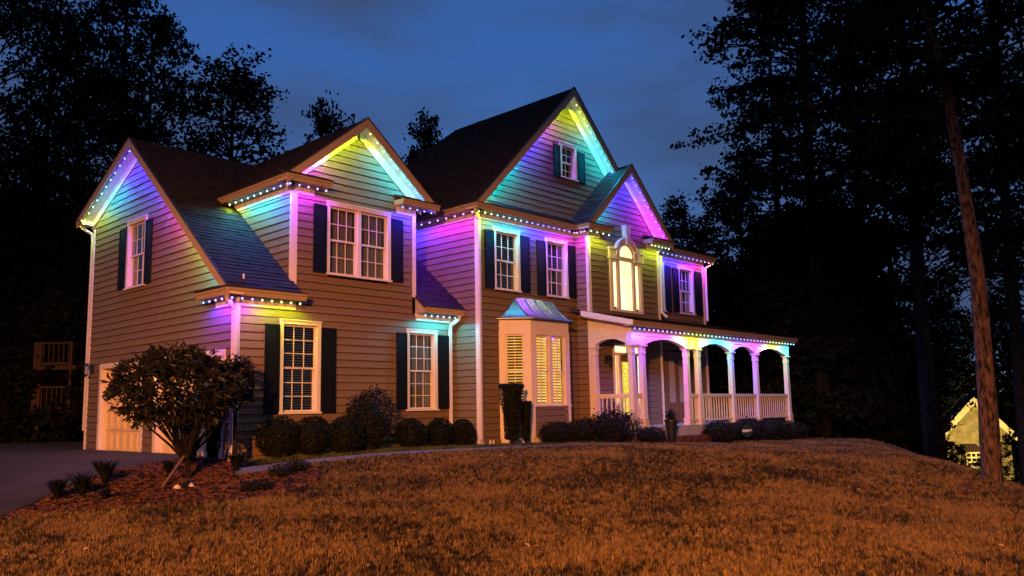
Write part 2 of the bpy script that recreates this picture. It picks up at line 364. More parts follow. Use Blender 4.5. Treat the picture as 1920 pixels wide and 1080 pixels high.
# the lawn in front
LAWN = [(-6.5, -4.8), (-4.5, -2.0), (-3.7, -2.03), (-2.8, -2.5), (-1.9, -3.14), (-1, -3.35), (0.03, -2.9), (.6, -2.17), (.78, -1.45)] + [(x, y - 0.03) for x, y in PF[4:]] + [(13.5, -3.1), (16.0, -3.3), (19.5, -3.0), (19.5, -6.0), (11.5, -12.0), (5.5, -15.5), (-4.0, -12.5), (-9, -9)]
lawn = drape('lawn', LAWN, 0.008, M_LAWNB, 0.3)

def scatter(name, surf, tuft_objs, density, smin, smax, kind='stuff', label=None, cat=None, seed=1, tilt=0.15):
    me = bpy.data.meshes.new(name); o = bpy.data.objects.new(name, me); reg(o)
    ng = bpy.data.node_groups.new(name, 'GeometryNodeTree'); ng.interface.new_socket('Geometry', in_out='INPUT', socket_type='NodeSocketGeometry'); ng.interface.new_socket('Geometry', in_out='OUTPUT', socket_type='NodeSocketGeometry')
    n = ng.nodes; l = ng.links; go = n.new('NodeGroupOutput')
    oi = n.new('GeometryNodeObjectInfo'); oi.inputs[0].default_value = surf; oi.transform_space = 'RELATIVE'
    dp = n.new('GeometryNodeDistributePointsOnFaces'); dp.inputs['Density'].default_value = density; dp.inputs['Seed'].default_value = seed
    l.new(oi.outputs['Geometry'], dp.inputs[0])
    cur = dp.outputs[0]; jn = n.new('GeometryNodeJoinGeometry')
    k = len(tuft_objs)
    rv = n.new('FunctionNodeRandomValue'); rv.data_type = 'INT'; rv.inputs[4].default_value = 0; rv.inputs[5].default_value = k - 1; rv.inputs['Seed'].default_value = seed
    for i, t in enumerate(tuft_objs):
        ti = n.new('GeometryNodeObjectInfo'); ti.inputs[0].default_value = t; ti.inputs['As Instance'].default_value = True
        cmp = n.new('FunctionNodeCompare'); cmp.data_type = 'INT'; cmp.operation = 'EQUAL'; l.new(rv.outputs[2], cmp.inputs[2]); cmp.inputs[3].default_value = i
        ip = n.new('GeometryNodeInstanceOnPoints'); l.new(cur, ip.inputs[0]); l.new(cmp.outputs[0], ip.inputs['Selection']); l.new(ti.outputs['Geometry'], ip.inputs['Instance'])
        rr = n.new('FunctionNodeRandomValue'); rr.data_type = 'FLOAT_VECTOR'; rr.inputs[0].default_value = (-tilt, -tilt, 0); rr.inputs[1].default_value = (tilt, tilt, 6.28); rr.inputs['Seed'].default_value = seed + i * 7
        rs = n.new('FunctionNodeRandomValue'); rs.data_type = 'FLOAT'; rs.inputs[2].default_value = smin; rs.inputs[3].default_value = smax; rs.inputs['Seed'].default_value = seed + i * 3 + 50
        l.new(rr.outputs[0], ip.inputs['Rotation']); l.new(rs.outputs[1], ip.inputs['Scale']); l.new(ip.outputs[0], jn.inputs[0])
    l.new(jn.outputs[0], go.inputs[0])
    md = o.modifiers.new('scatter', 'NODES'); md.node_group = ng
    o['kind'] = kind
    if label: o['label'] = label
    if cat: o['category'] = cat
    return o
def tuft(name, m, nb, h, spread, wd, lean=0.5):
    v = []; f = []
    for i in range(nb):
        a = random.uniform(0, 6.28); r = spread * math.sqrt(random.random()); b = random.uniform(0, 6.28)
        x, y = r * math.cos(a), r * math.sin(a); hh = h * random.uniform(.5, 1.1); w_ = wd * random.uniform(.6, 1.3); ln = random.uniform(.1, 1) * lean * hh
        dx, dy = math.cos(b), math.sin(b); px, py = -dy, dx; s = len(v)
        v += [(x - px * w_, y - py * w_, -0.01), (x + px * w_, y + py * w_, -0.01), (x + px * w_ * .8 + dx * ln * .4, y + py * w_ * .8 + dy * ln * .4, hh * .6), (x - px * w_ * .8 + dx * ln * .4, y - py * w_ * .8 + dy * ln * .4, hh * .6), (x + dx * ln, y + dy * ln, hh)]
        f += [(s, s + 1, s + 2, s + 3), (s + 3, s + 2, s + 4)]
    me = bpy.data.meshes.new(name); me.from_pydata(v, [], f); me.materials.append(m)
    return bpy.data.objects.new(name, me)      # source meshes, not linked into the scene
T = [tuft('dry_tuft', M_BLADE, 9, .052, .030, .0036, .9) for _ in range(4)]
scatter('dry_grass', lawn, T, 640, .5, 1.45, label='dormant straw-coloured lawn grass covering the slope in front of the house', cat='grass')
T2 = [tuft('green_tuft', M_GREEN, 7, .05, .05, .003, .8) for _ in range(3)]
scatter('green_grass', strip, T2, 420, .6, 1.4, label='short green grass strip between the shrubs and the path', cat='grass', seed=5)
def chip(name):
    mb = MB(); a = .018; b = .006; mb.prism([(-a, -b, 0.0), (a, -b * 1.3, 0.0), (a * .8, b, 0.0), (-a * .9, b * .8, 0.0)], [(-a, -b, .006), (a, -b * 1.3, .008), (a * .8, b, .008), (-a * .9, b * .8, .005)])
    me = bpy.data.meshes.new(name); me.from_pydata(mb.v, [], mb.f); me.materials.append(M_CHIP); return bpy.data.objects.new(name, me)
scatter('bark_chips', bed, [chip('chip') for _ in range(2)], 1000, .4, 3.4, label='reddish brown bark chips spread over the planting bed', cat='mulch', seed=9, tilt=.5)
M_FALL = two_tone('fallen_leaf', (0.05, 0.02, 0.008), (0.42, 0.24, 0.10), 6.0, 0.8, 0, 1, 0.3, 0.75, randobj=True)
def fallen(name, s_):
    me = bpy.data.meshes.new(name); me.from_pydata([(-s_, 0, .03), (0, s_ * .5, .042), (s_, 0, .034), (0, -s_ * .55, .038)], [], [(0, 1, 2, 3)]); me.materials.append(M_FALL); return bpy.data.objects.new(name, me)
scatter('fallen_leaves', lawn, [fallen('fallen_leaf', .03), fallen('fallen_leaf', .022)], 5, .6, 1.5, label='scattered dry leaves lying on the lawn', cat='leaves', seed=21, tilt=.4)
for k_, (a_, b_) in enumerate((((-.6, 4.2), (-14, 5.6)), ((-.6, 7.4), (-16, 9.0)), ((-4.6, 1.0), (-4.0, 10.5)), ((-9.6, -4.0), (-9.0, 11.0)))):
    dv_ = (Vector(b_) - Vector(a_)).normalized(); nv_ = Vector((-dv_.y, dv_.x)) * .012; A_, B_ = Vector(a_), Vector(b_)
    j_ = drape('expansion_joint', [tuple(A_ - nv_), tuple(B_ - nv_), tuple(B_ + nv_), tuple(A_ + nv_)], .026, M_DRIP, 0.5); j_.parent = bpy.data.objects['driveway']; del j_['kind']

# ------------------------------------------------------------------ the house
xd, xd2, xB, xC, xC2, xD = 1.244, 4.576, 5.877, 9.642, 13.069, 16.46
yB, yC, yP = -0.78, -1.228, -2.497
o_, z1, z2, hf = 0.34, 3.20, 5.70, 0.127
house = thing('house', 'large two-storey clapboard house with three front gables, black shutters and columned porch', 'house', (0, 0, 0))
fA, fAL, fB, fBL, fC, fCL = front(0), left(0), front(yB), left(xB), front(yC), left(xC)
fDL = left(xd)
GB = 0.09
# openings (u0,u1,z0,z1) = outer edge of casing
W_DBL = (2.07, 3.82, 3.73, 5.33); W_1L = (.98, 1.955, .80, 2.70); W_1R = (4.29, 5.235, .82, 2.70)
W_SIDE = (4.13, 5.21, 3.77, 5.42); W_B1 = (6.41, 7.365, 3.725, 5.28); W_B2 = (8.36, 9.28, 3.725, 5.285); W_GB = (9.07, 9.81, 7.055, 8.06)
W_D1 = (13.10, 14.04, 3.735, 5.28); W_D2 = (14.86, 15.80, 3.735, 5.28); W_ARCH = (10.57, 12.13, 3.465, 5.0)
cut = lambda W: (W[0] + .06, W[1] - .06, W[2] + .05, W[3] - .06)
def wall(name='wall'):
    return part_empty(name, house)
def trim(parent, items, name='trim_board', m=None):
    for fr, u0, u1, n0, n1, a, b in items:
        MB().fbox(fr, u0, u1, n0, n1, a, b).build(name, m or M_TRIM, parent)
# wing front wall
wa = wall('wing_front_wall')
siding(wa, fA, [(0.1, -.3), (xB, -.3), (xB, 3.04), (0.1, 3.04)], [cut(W_1L), cut(W_1R)])
siding(wa, fA, [(xd + .1, 3.04), (xd2 - .1, 3.04), (xd2 - .1, 5.6), (2.91 + .04, 7.0), (2.91 - .04, 7.0), (xd + .1, 5.6)], [cut(W_DBL)])
trim(wa, [(fA, -.03, .10, -.02, .035, -.3, 2.95), (fA, xd, xd + .10, -.02, .035, 3.45, 5.40), (fA, xd2 - .10, xd2, -.02, .035, 3.45, 5.40)], 'corner_board')
trim(wa, [(fA, -.03, 1.334, -.02, .04, 2.915, 3.08), (fA, xd2, xB - .03, -.02, .04, 2.915, 3.08), (fA, xd, 1.75, -.02, .04, 5.37, 5.58), (fA, 4.0, xd2, -.02, .04, 5.37, 5.58)], 'frieze_board')
# left gable wall
wl = wall('garage_side_wall')
siding(wl, fAL, [(.06, -.3), (7.375, -.3), (7.375, 5.66), (4.56, 6.98), (.06, 3.25)], [cut(W_SIDE), (3.98, 6.60, -.4, 2.07), (.28, 3.45, -.4, 2.07)])
trim(wl, [(fAL, -.02, .06, -.02, .034, -.3, 2.95), (fAL, 7.30, 7.40, -.02, .034, -.3, 5.6)], 'corner_board')
trim(wl, [(fAL, -.03, .70, -.02, .04, 2.915, 3.08)], 'frieze_board')
# dormer side wall
wd_ = wall('upper_wing_side_wall')
siding(wd_, fDL, [(0.06, 3.50), (2.62, 5.62), (0.06, 5.62)])
trim(wd_, [(fDL, -.034, .05, -.02, .034, 3.42, 5.40)], 'corner_board')
trim(wd_, [(fDL, .05, 2.5, -.02, .04, 5.37, 5.58)], 'frieze_board')
# main block
wb = wall('main_front_wall')
siding(wb, fB, [(xB + .09, -.3), (xC, -.3), (xC, 5.5), (xB + .09, 5.5)], [cut(W_B1), cut(W_B2), (6.62, 9.10, .1, 3.0)])
trim(wb, [(fB, xB - .03, xB + .10, -.02, .035, -.3, 5.44)], 'corner_board')
trim(wb, [(fB, xB - .03, xC - .04, -.02, .04, 5.43, 5.60)], 'frieze_board')
wbl = wall('main_side_wall')
siding(wbl, fBL, [(-.78 + .06, -.3), (.0, -.3), (.0, 5.5), (-.78 + .06, 5.5)])
siding(wbl, fBL, [(.0, 3.45), (2.5, 5.5), (.0, 5.5)])
trim(wbl, [(fBL, -.80, -.72, -.02, .034, -.3, 5.44)], 'corner_board')
trim(wbl, [(fBL, -.82, 3.0, -.02, .04, 5.43, 5.60)], 'frieze_board')
wg = wall('main_gable_wall')
siding(wg, fB, [(5.9, 5.9), (xC2, 5.9), (9.389 + .05, 9.26), (9.389 - .05, 9.26)], [cut(W_GB)])
wc = wall('bay_projection_wall')
siding(wc, fC, [(xC + .08, 3.2), (xC2 - .08, 3.2), (xC2 - .08, 5.62), (11.355 + .04, 7.35), (11.355 - .04, 7.35), (xC + .08, 5.62)], [(10.66, 12.04, 3.55, 5.0)])
trim(wc, [(fC, xC - .03, xC + .08, -.02, .035, 3.3, 5.44), (fC, xC2 - .09, xC2 + .0, -.02, .035, -.2, 5.44)], 'corner_board')
trim(wc, [(fC, xC - .03, 10.17, -.02, .04, 5.43, 5.60), (fC, 12.45, xC2, -.02, .04, 5.43, 5.60)], 'frieze_board')
siding(wc, fC, [(xC, .2), (xC2 - .09, .2), (xC2 - .09, 3.2), (xC, 3.2)], [(10.6, 12.07, .2, 2.6)], joined=True)
wcl = wall('projection_side_wall')
siding(wcl, fCL, [(yC + .06, -.3), (yB - .03, -.3), (yB - .03, 5.5), (yC + .06, 5.5)], joined=True)
trim(wcl, [(fCL, yC - .03, yC + .05, -.02, .034, -.2, 5.44)], 'corner_board')
trim(wcl, [(fCL, yC, yB, -.02, .04, 5.43, 5.60)], 'frieze_board')
wdd = wall('right_front_wall')
siding(wdd, fB, [(xC2, 3.36), (xD - .08, 3.36), (xD - .08, 5.5), (xC2, 5.5)], [cut(W_D1), cut(W_D2)], joined=True)
siding(wdd, fB, [(xC2, .25), (xD - .08, .25), (xD - .08, 3.2), (xC2, 3.2)], [(14.0, 15.3, .3, 2.5)], joined=True)
trim(wdd, [(fB, xD - .08, xD + .03, -.02, .035, -.2, 5.44)], 'corner_board')
trim(wdd, [(fB, xC2, xD + .02, -.02, .04, 5.43, 5.60)], 'frieze_board')
# solid core behind the cladding
core = MB()
core.prism([(.22, .22, -.6), (.22, .22, 3.1), (.22, 4.5, 6.75), (.22, 7.3, 5.5), (.22, 7.3, -.6)], [(5.7, .22, -.6), (5.7, .22, 3.1), (5.7, 4.5, 6.75), (5.7, 7.3, 5.5), (5.7, 7.3, -.6)])
core.prism([(xd + .2, .22, 2.9), (xd2 - .2, .22, 2.9), (xd2 - .2, .22, 5.4), (2.91, .22, 6.8), (xd + .2, .22, 5.4)], [(xd + .2, 4, 2.9), (xd2 - .2, 4, 2.9), (xd2 - .2, 4, 5.4), (2.91, 4, 6.8), (xd + .2, 4, 5.4)])
core.prism([(xB + .2, yB + .22, -.6), (13.0, yB + .22, -.6), (13.0, yB + .22, 5.5), (9.389, yB + .22, 9.1), (xB + .2, yB + .22, 5.6)], [(xB + .2, 7.2, -.6), (13.0, 7.2, -.6), (13.0, 7.2, 5.5), (9.389, 4.0, 9.1), (xB + .2, 7.2, 5.6)])
core.prism([(xC + .15, yC + .22, -.3), (xC2 - .03, yC + .22, -.3), (xC2 - .03, yC + .22, 5.4), (11.355, yC + .22, 7.1), (xC + .15, yC + .22, 5.4)], [(xC + .15, 0, -.3), (xC2 - .03, 0, -.3), (xC2 - .03, 0, 5.4), (11.355, 0, 7.1), (xC + .15, 0, 5.4)])
core.box(12.9, xD - .02, yB + .22, 7.1, -.6, 5.5)
core.build('wall_core', M_CORE, house)
MB().box(-.0, 5.9, 7.3, 7.42, -.6, 5.6).build('rear_wall', M_SID, house)
MB().box(xD - .02, xD + .02, yB + .03, 7.2, -.6, 5.55).build('right_end_wall', M_SID, house)
MB().fbox(fA, 0.0, xB, -.2, -.001, -.7, -.25).fbox(fB, xB, xC, -.2, -.001, -.7, -.25).fbox(fAL, 0.0, 7.4, -.2, -.001, -.7, -.25).build('foundation', M_STONE, house)

# roofs
rf = part_empty('roof', house)
OX = -o_ - .010
roof_plane(rf, [(OX, -.37, 3.215), (xd + .02, -.37, 3.215), (xd + .02, 4.56, 7.30), (OX, 4.56, 7.30)])
roof_plane(rf, [(xd, .05, 3.56), (xd2, .05, 3.56), (xd2, 4.56, 7.30), (xd, 4.56, 7.30)], under=False)
roof_plane(rf, [(xd2 - .02, -.37, 3.215), (xB + .02, -.37, 3.215), (xB + .02, 4.56, 7.30), (xd2 - .02, 4.56, 7.30)])
roof_plane(rf, [(xB, 2.75, 5.80), (7.35, 2.75, 5.80), (7.35, 4.56, 7.30), (xB, 4.56, 7.30)], under=False)
roof_plane(rf, [(OX, 7.73, 5.84), (7.0, 7.73, 5.84), (7.0, 4.56, 7.30), (OX, 4.56, 7.30)])
# cross gable of the wing, ridge along y
roof_plane(rf, [(xd - .36, -o_ - .010, 5.66), (xd - .36, 3.0, 5.66), (2.91, 4.6, 7.295), (2.91, -o_ - .010, 7.295)])
roof_plane(rf, [(xd2 + .36, -o_ - .010, 5.66), (xd2 + .36, 3.0, 5.66), (2.91, 4.6, 7.295), (2.91, -o_ - .010, 7.295)])
# main gable
zr = 9.58
roof_plane(rf, [(5.52, yB - .350, 5.71), (5.52, 7.45, 5.71), (9.389, 3.6, zr), (9.389, yB - .350, zr)])
roof_plane(rf, [(13.26, yB - .350, 5.71), (13.26, 7.45, 5.71), (9.389, 3.6, zr), (9.389, yB - .350, zr)])
roof_plane(rf, [(5.52, 7.45, 5.71), (13.26, 7.45, 5.71), (9.389, 3.6, zr)])
# projection gable
roof_plane(rf, [(9.28, yC - .350, 5.70), (9.28, yB + .1, 5.70), (11.355, yB + .1, 7.70), (11.355, yC - .350, 7.70)])
roof_plane(rf, [(13.43, yC - .350, 5.70), (13.43, yB + .1, 5.70), (11.355, yB + .1, 7.70), (11.355, yC - .350, 7.70)])
# right hip
hs = .42
roof_plane(rf, [(13.0, yB - .36, 5.73), (xD + .36, yB - .36, 5.73), (xD + .36 - 2.6, yB - .36 + 2.6, 5.73 + 2.6 * hs), (13.0, yB - .36 + 2.6, 5.73 + 2.6 * hs)])
roof_plane(rf, [(xD + .36, yB - .36, 5.73), (xD + .36, 7.3, 5.73), (xD - 2.24, 7.3, 5.73 + 2.6 * hs), (xD + .36 - 2.6, yB - .36 + 2.6, 5.73 + 2.6 * hs)])
# pent strip at the foot of the main gable
roof_plane(rf, [(5.6, yB - .36, 5.705), (9.4, yB - .36, 5.705), (9.4, yB, 5.93), (5.75, yB, 5.93)], 'pent_roof', pitch=.1)
# eave returns
def eave(parent, fr, u0, u1, zt, o, h=hf, cap0=True, cap1=True, pent=False):
    g = MB(); prof = [(o - .05, zt - h), (o - .015, zt - h), (o + .005, zt - h * .45), (o + .03, zt - .03), (o + .03, zt), (o - .05, zt)]
    g.prism([fr(u0, n, z) for n, z in prof], [fr(u1, n, z) for n, z in prof]); g.build('gutter', M_FASC, parent)
    s = MB(); s.fbox(fr, u0 + .01, u1 - .01, .0, o - .052, zt - h + .012, zt - h + .03); s.build('soffit', M_TRIM, parent)
    d = MB(); d.fbox(fr, u0 - .01, u1 + .01, o - .06, o + .045, zt + .002, zt + .022); d.build('drip_edge', M_DRIP, parent)
    e_ = MB(); k = False
    if cap0: e_.fbox(fr, u0, u0 + .02, .0, o - .052, zt - h + .03, zt); k = True
    if cap1: e_.fbox(fr, u1 - .02, u1, .0, o - .052, zt - h + .03, zt); k = True
    if k: e_.build('eave_end_board', M_FASC, parent)
    if pent:
        pts = [(fr(u0, o + .03, zt + .02)), (fr(u1, o + .03, zt + .02)), (fr(u1, 0, zt + .15)), (fr(u0, 0, zt + .15))]
        roof_plane(parent, pts, 'return_roof', .03, .1)
ev = part_empty('eaves', house)
eave(ev, fA, -o_, 1.40, 3.20, o_, cap0=False); eave(ev, fAL, -o_ + 0.0, .943, 3.20, o_, cap0=False, pent=True)
eave(ev, fA, xd2 + .02, xB - .03, 3.20, o_)
MB().prism([(xd2 + .001, .0, 3.075), (xd2 + .001, -o_ + .05, 3.075), (xd2 + .001, -o_ + .05, 3.20), (xd2 + .001, .0, 3.46)], [(xd2 + .022, .0, 3.075), (xd2 + .022, -o_ + .05, 3.075), (xd2 + .022, -o_ + .05, 3.20), (xd2 + .022, .0, 3.46)]).build('eave_end_board', M_FASC, ev)
eave(ev, fDL, -o_, 2.65, 5.663, o_, cap0=False); eave(ev, fA, xd - o_, 1.994, 5.663, o_, cap0=False, pent=True)
eave(ev, fA, 3.94, xd2 + o_ + .15, 5.663, o_, pent=True)
eave(ev, fB, xB - o_, xC - o_ + .01, 5.70, o_, cap0=False, cap1=False); eave(ev, fBL, yB - o_, 6.5, 5.70, o_, cap0=False)
eave(ev, fCL, yC - o_, yB - o_, 5.70, o_, cap0=False, cap1=False); eave(ev, fC, xC - o_, 10.387, 5.70, o_, cap0=False, pent=True)
eave(ev, fC, 12.33, xC2 + o_ + .03, 5.70, o_, pent=True)
eave(ev, fB, xC2 + .02, xD + o_, 5.70, o_, cap0=False, cap1=False)
eave(ev, fAL, 7.375, 7.375 + o_, 5.82, o_)
# the outer end of the rear eave
# rakes: sloping fascia, soffit and a frieze board against the wall
def rake(parent, fr, foot, peak, side, o, hfas=.23, wfr=.20, nf=.04, fr_end=None):
    # foot, peak: (u,z) top edge of the roof; side +1 if the foot lies at greater u
    (u0, a), (u1, b) = foot, peak; L_ = math.hypot(u1 - u0, b - a); s = ((u1 - u0) / L_, (b - a) / L_); q = (0, -1)
    def slab(t0, t1, d0, d1, n0, n1, m, nm):
        p = lambda t, d: (u0 + s[0] * t, a + s[1] * t - d)
        loop = [p(t0, d0), p(t1, d0), p(t1, d1), p(t0, d1)]
        MB().prism([fr(u, n0, z) for u, z in loop], [fr(u, n1, z) for u, z in loop]).build(nm, m, parent)
    k = L_ / abs(u1 - u0)
    slab(0, L_, .0, hfas * k * .8, o - .02, o + .015, M_FASC, 'rake_board')
    slab(0, L_, -.012, .012, o - .03, o + .035, M_DRIP, 'rake_drip_edge')
    slab(0, L_, .11 * k * .8, .13 * k * .8 + .004, .0, o - .021, M_TRIM, 'rake_soffit')
    slab(.25, L_ - .05, .13 * k * .8 + .005, (.13 * .8 + wfr) * k, -.01, nf, M_TRIM, 'rake_frieze')
rk = part_empty('rakes', house)
rake(rk, fAL, (-.36, 3.22), (4.56, 7.325), -1, o_); rake(rk, fAL, (7.73, 5.86), (4.56, 7.325), 1, o_)
rake(rk, fA, (xd - .36, 5.68), (2.91, 7.32), -1, o_); rake(rk, fA, (xd2 + .36, 5.68), (2.91, 7.32), 1, o_)
rake(rk, fB, (5.52, 5.73), (9.389, zr + .025), -1, o_); rake(rk, fB, (11.7, 9.605 - 2.311), (9.389, zr + .025), 1, o_)
rake(rk, fC, (9.28, 5.72), (11.355, 7.725), -1, o_); rake(rk, fC, (13.43, 5.72), (11.355, 7.725), 1, o_)

# ------------------------------------------------------------------ windows and shutters
def hpanel(parent, fr, u0, u1, z0, z1, name='shutter'):
    mb = MB().fbox(fr, u0, u1, .028, .058, z0, z1)
    zm = z0 + (z1 - z0) * .42
    for a, b in ((z0 + .07, zm - .03), (zm + .03, z1 - .07)):
        mb.fbox(fr, u0 + .055, u1 - .055, .058, .064, a, b)
        for q0, q1, c, d in ((u0, u0 + .045, a, b), (u1 - .045, u1, a, b)): mb.fbox(fr, q0 + .002, q1, .058, .068, c - .02, d + .02)
    for c in (z0, zm - .022, z1 - .045): mb.fbox(fr, u0, u1, .0581, .069, c, c + .045)
    o = mb.build(name, M_SHUT, parent); return o
def sash(parent, fr, u0, u1, z0, z1, n, cols, rows_, m=M_TRIM):
    t = .038; mb = MB()
    mb.fbox(fr, u0, u0 + t, n - .03, n, z0, z1).fbox(fr, u1 - t, u1, n - .03, n, z0, z1).fbox(fr, u0 + t, u1 - t, n - .031, n - .001, z0, z0 + t).fbox(fr, u0 + t, u1 - t, n - .031, n - .001, z1 - t, z1)
    iu0, iu1, iz0, iz1 = u0 + t, u1 - t, z0 + t, z1 - t
    for i in range(1, cols): c = iu0 + (iu1 - iu0) * i / cols; mb.fbox(fr, c - .009, c + .009, n - .024, n - .004, iz0, iz1)
    for i in range(1, rows_): c = iz0 + (iz1 - iz0) * i / rows_; mb.fbox(fr, iu0, iu1, n - .0245, n - .0045, c - .009, c + .009)
    s = mb.build('sash', m, parent)
    for i in range(cols):
        for j in range(rows_):
            a = iu0 + (iu1 - iu0) * i / cols; b = iu0 + (iu1 - iu0) * (i + 1) / cols; c = iz0 + (iz1 - iz0) * j / rows_; d = iz0 + (iz1 - iz0) * (j + 1) / rows_
            MB().fbox(fr, a + .002, b - .002, n - .016, n - .013, c + .002, d - .002).build('pane', M_GLASS, parent)
def casing(mb, fr, u0, u1, z0, z1, t=.085):
    mb.fbox(fr, u0, u0 + t, -.12, .045, z0 + .04, z1 - t).fbox(fr, u1 - t, u1, -.12, .045, z0 + .04, z1 - t).fbox(fr, u0 - .0, u1 + .0, -.12, .047, z1 - t, z1 - .012)
    mb.fbox(fr, u0 - .012, u1 + .012, 0, .065, z1 - .012, z1 + .014).fbox(fr, u0 - .02, u1 + .02, -.12, .075, z0, z0 + .04)
def blinds(parent, fr, u0, u1, z0, z1, n, step=.052, ang=.55, m=M_BLIND, part=1.0, wd=.038):
    mb = MB(); z = z1 - .03
    while z > z0 + (1 - part) * (z1 - z0):
        c, s = math.cos(ang) * wd / 2, math.sin(ang) * wd / 2
        mb.prism([fr(u0, n - c, z + s), fr(u0, n + c, z - s), fr(u0, n + c, z - s - .003), fr(u0, n - c, z + s - .003)], [fr(u1, n - c, z + s), fr(u1, n + c, z - s), fr(u1, n + c, z - s - .003), fr(u1, n - c, z + s - .003)])
        z -= step
    o = mb.build('blind', m, parent); o['kind'] = 'stuff'; return o
def curtains(parent, fr, u0, u1, z0, z1, n, m=M_CURT):
    k = 26; A = [fr(u0 + (u1 - u0) * i / k, n + .02 * math.sin(i * 1.9) , z0) for i in range(k + 1)]; B = [fr(u0 + (u1 - u0) * i / k, n + .02 * math.sin(i * 1.9), z1) for i in range(k + 1)]
    mb = MB(); mb.poly(A + B, [(i, i + 1, k + 2 + i, k + 1 + i) for i in range(k)]); mb.build('curtain', m, parent, smooth=True)
def window(fr, W, cols, rws, inner='blind', room=M_DARK, parent=None, bl=None, name='window', units=1):
    u0, u1, z0, z1 = W; p = part_empty(name, parent or house)
    t = .085; mb = MB(); casing(mb, fr, u0, u1, z0, z1, t)
    iw = (u1 - u0 - 2 * t - (units - 1) * .09) / units
    for k in range(units - 1):
        a = u0 + t + iw * (k + 1) + .09 * k; mb.fbox(fr, a, a + .09, -.12, .03, z0 + .04, z1 - t)
    mb.build('frame', M_TRIM, p)
    for k in range(units):
        a = u0 + t + k * (iw + .09) + .003; b = a + iw - .006; zm = (z0 + z1 - .04) / 2
        sash(p, fr, a, b, zm - .018, z1 - t - .003, -.03, cols, rws); sash(p, fr, a, b, z0 + .042, zm + .018, -.068, cols, rws)
        if inner == 'blind': blinds(p, fr, a + .02, b - .02, z0 + .06, z1 - t, -.125, **(bl or {}))
        elif inner == 'curtain': curtains(p, fr, a + .1, b, z0 + .04, z1 - t, -.15)
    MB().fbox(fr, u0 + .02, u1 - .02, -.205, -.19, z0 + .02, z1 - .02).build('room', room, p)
    return p
window(fA, W_DBL, 3, 2, 'curtain', name='double_window', units=2)
window(fA, W_1L, 3, 3, 'blind', bl=dict(step=.05, ang=.3), name='window'); window(fA, W_1R, 3, 3, 'curtain')
window(fAL, W_SIDE, 3, 2, 'blind'); window(fB, W_B1, 3, 2, 'blind'); window(fB, W_B2, 3, 2, 'blind'); window(fB, W_GB, 2, 2, None, name='attic_window')
window(fB, W_D1, 3, 2, 'blind'); window(fB, W_D2, 3, 2, 'blind')
for fr, a, b, c, d in [(fA, 1.74, 2.06, 3.75, 5.22), (fA, 3.83, 4.16, 3.75, 5.22), (fA, .645, .97, .81, 2.59), (fA, 1.965, 2.32, .81, 2.59), (fA, 3.985, 4.28, .86, 2.60), (fA, 5.245, 5.60, .86, 2.60),
                       (fAL, 3.81, 4.12, 3.80, 5.29), (fAL, 5.22, 5.61, 3.82, 5.31), (fB, 6.09, 6.40, 3.73, 5.18), (fB, 7.375, 7.72, 3.74, 5.2), (fB, 8.01, 8.35, 3.73, 5.17), (fB, 9.29, 9.60, 3.76, 5.2),
                       (fB, 8.79, 9.06, 7.03, 7.94), (fB, 9.82, 10.155, 7.05, 7.94), (fB, 14.05, 14.38, 3.74, 5.2), (fB, 14.53, 14.85, 3.76, 5.17), (fB, 15.81, 16.28, 3.75, 5.2)]:
    hpanel(house, fr, a, b, c, d)

# arched window
aw = part_empty('arched_window', house); cx = 11.35
g = MB()
g.fbox(fC, 10.57, 10.69, -.05, .06, 3.465, 4.97).fbox(fC, 12.01, 12.13, -.05, .06, 3.465, 4.97).fbox(fC, 10.93, 11.03, -.05, .05, 3.53, 4.97).fbox(fC, 11.67, 11.77, -.05, .05, 3.53, 4.97)
g.fbox(fC, 10.69, 12.01, -.05, .055, 3.465, 3.53).fbox(fC, 10.69, 10.93, -.05, .045, 4.9, 4.97).fbox(fC, 11.77, 12.01, -.05, .045, 4.9, 4.97).fbox(fC, 11.03, 11.67, -.05, .048, 4.93, 5.03)
for a, b in ((10.50, 11.0), (11.70, 12.20)):
    g.fbox(fC, a + .03, b, -.02, .09, 4.972, 5.20).fbox(fC, a, b, -.02, .13, 5.201, 5.25).fbox(fC, a + .02, b, -.02, .11, 4.94, 4.971)
g.build('frame', M_TRIM, aw)
def ring(fr, c, z, r0, r1, n0, n1, a0=0, a1=math.pi, k=18):
    mb = MB()
    for i in range(k):
        t0 = a0 + (a1 - a0) * i / k; t1 = a0 + (a1 - a0) * (i + 1) / k
        q = [(c + r0 * math.cos(t0), z + r0 * math.sin(t0)), (c + r1 * math.cos(t0), z + r1 * math.sin(t0)), (c + r1 * math.cos(t1), z + r1 * math.sin(t1)), (c + r0 * math.cos(t1), z + r0 * math.sin(t1))]
        mb.prism([fr(u, n0, zz) for u, zz in q], [fr(u, n1, zz) for u, zz in q])
    return mb
ring(fC, cx, 5.05, .33, .39, -.03, .05).build('arch_trim', M_TRIM, aw); ring(fC, cx, 5.05, .392, .52, -.02, .10).build('arch_moulding', M_TRIM, aw); ring(fC, cx, 5.05, .521, .565, -.02, .13).build('arch_moulding', M_TRIM, aw)
MB().prism([fC(cx - .06, .15, 5.42), fC(cx + .06, .15, 5.42), fC(cx + .13, .17, 5.96), fC(cx - .13, .17, 5.96)], [fC(cx - .06, 0, 5.42), fC(cx + .06, 0, 5.42), fC(cx + .13, 0, 5.96), fC(cx - .13, 0, 5.96)]).build('keystone', M_TRIM, aw)
ap = MB(); k = 16; pts = [(cx + .33 * math.cos(math.pi * i / k), 5.05 + .33 * math.sin(math.pi * i / k)) for i in range(k + 1)]
ap.prism([fC(u, .03, z) for u, z in pts], [fC(u, .036, z) for u, z in pts]); ap.build('arch_pane', G_ARCH, aw)
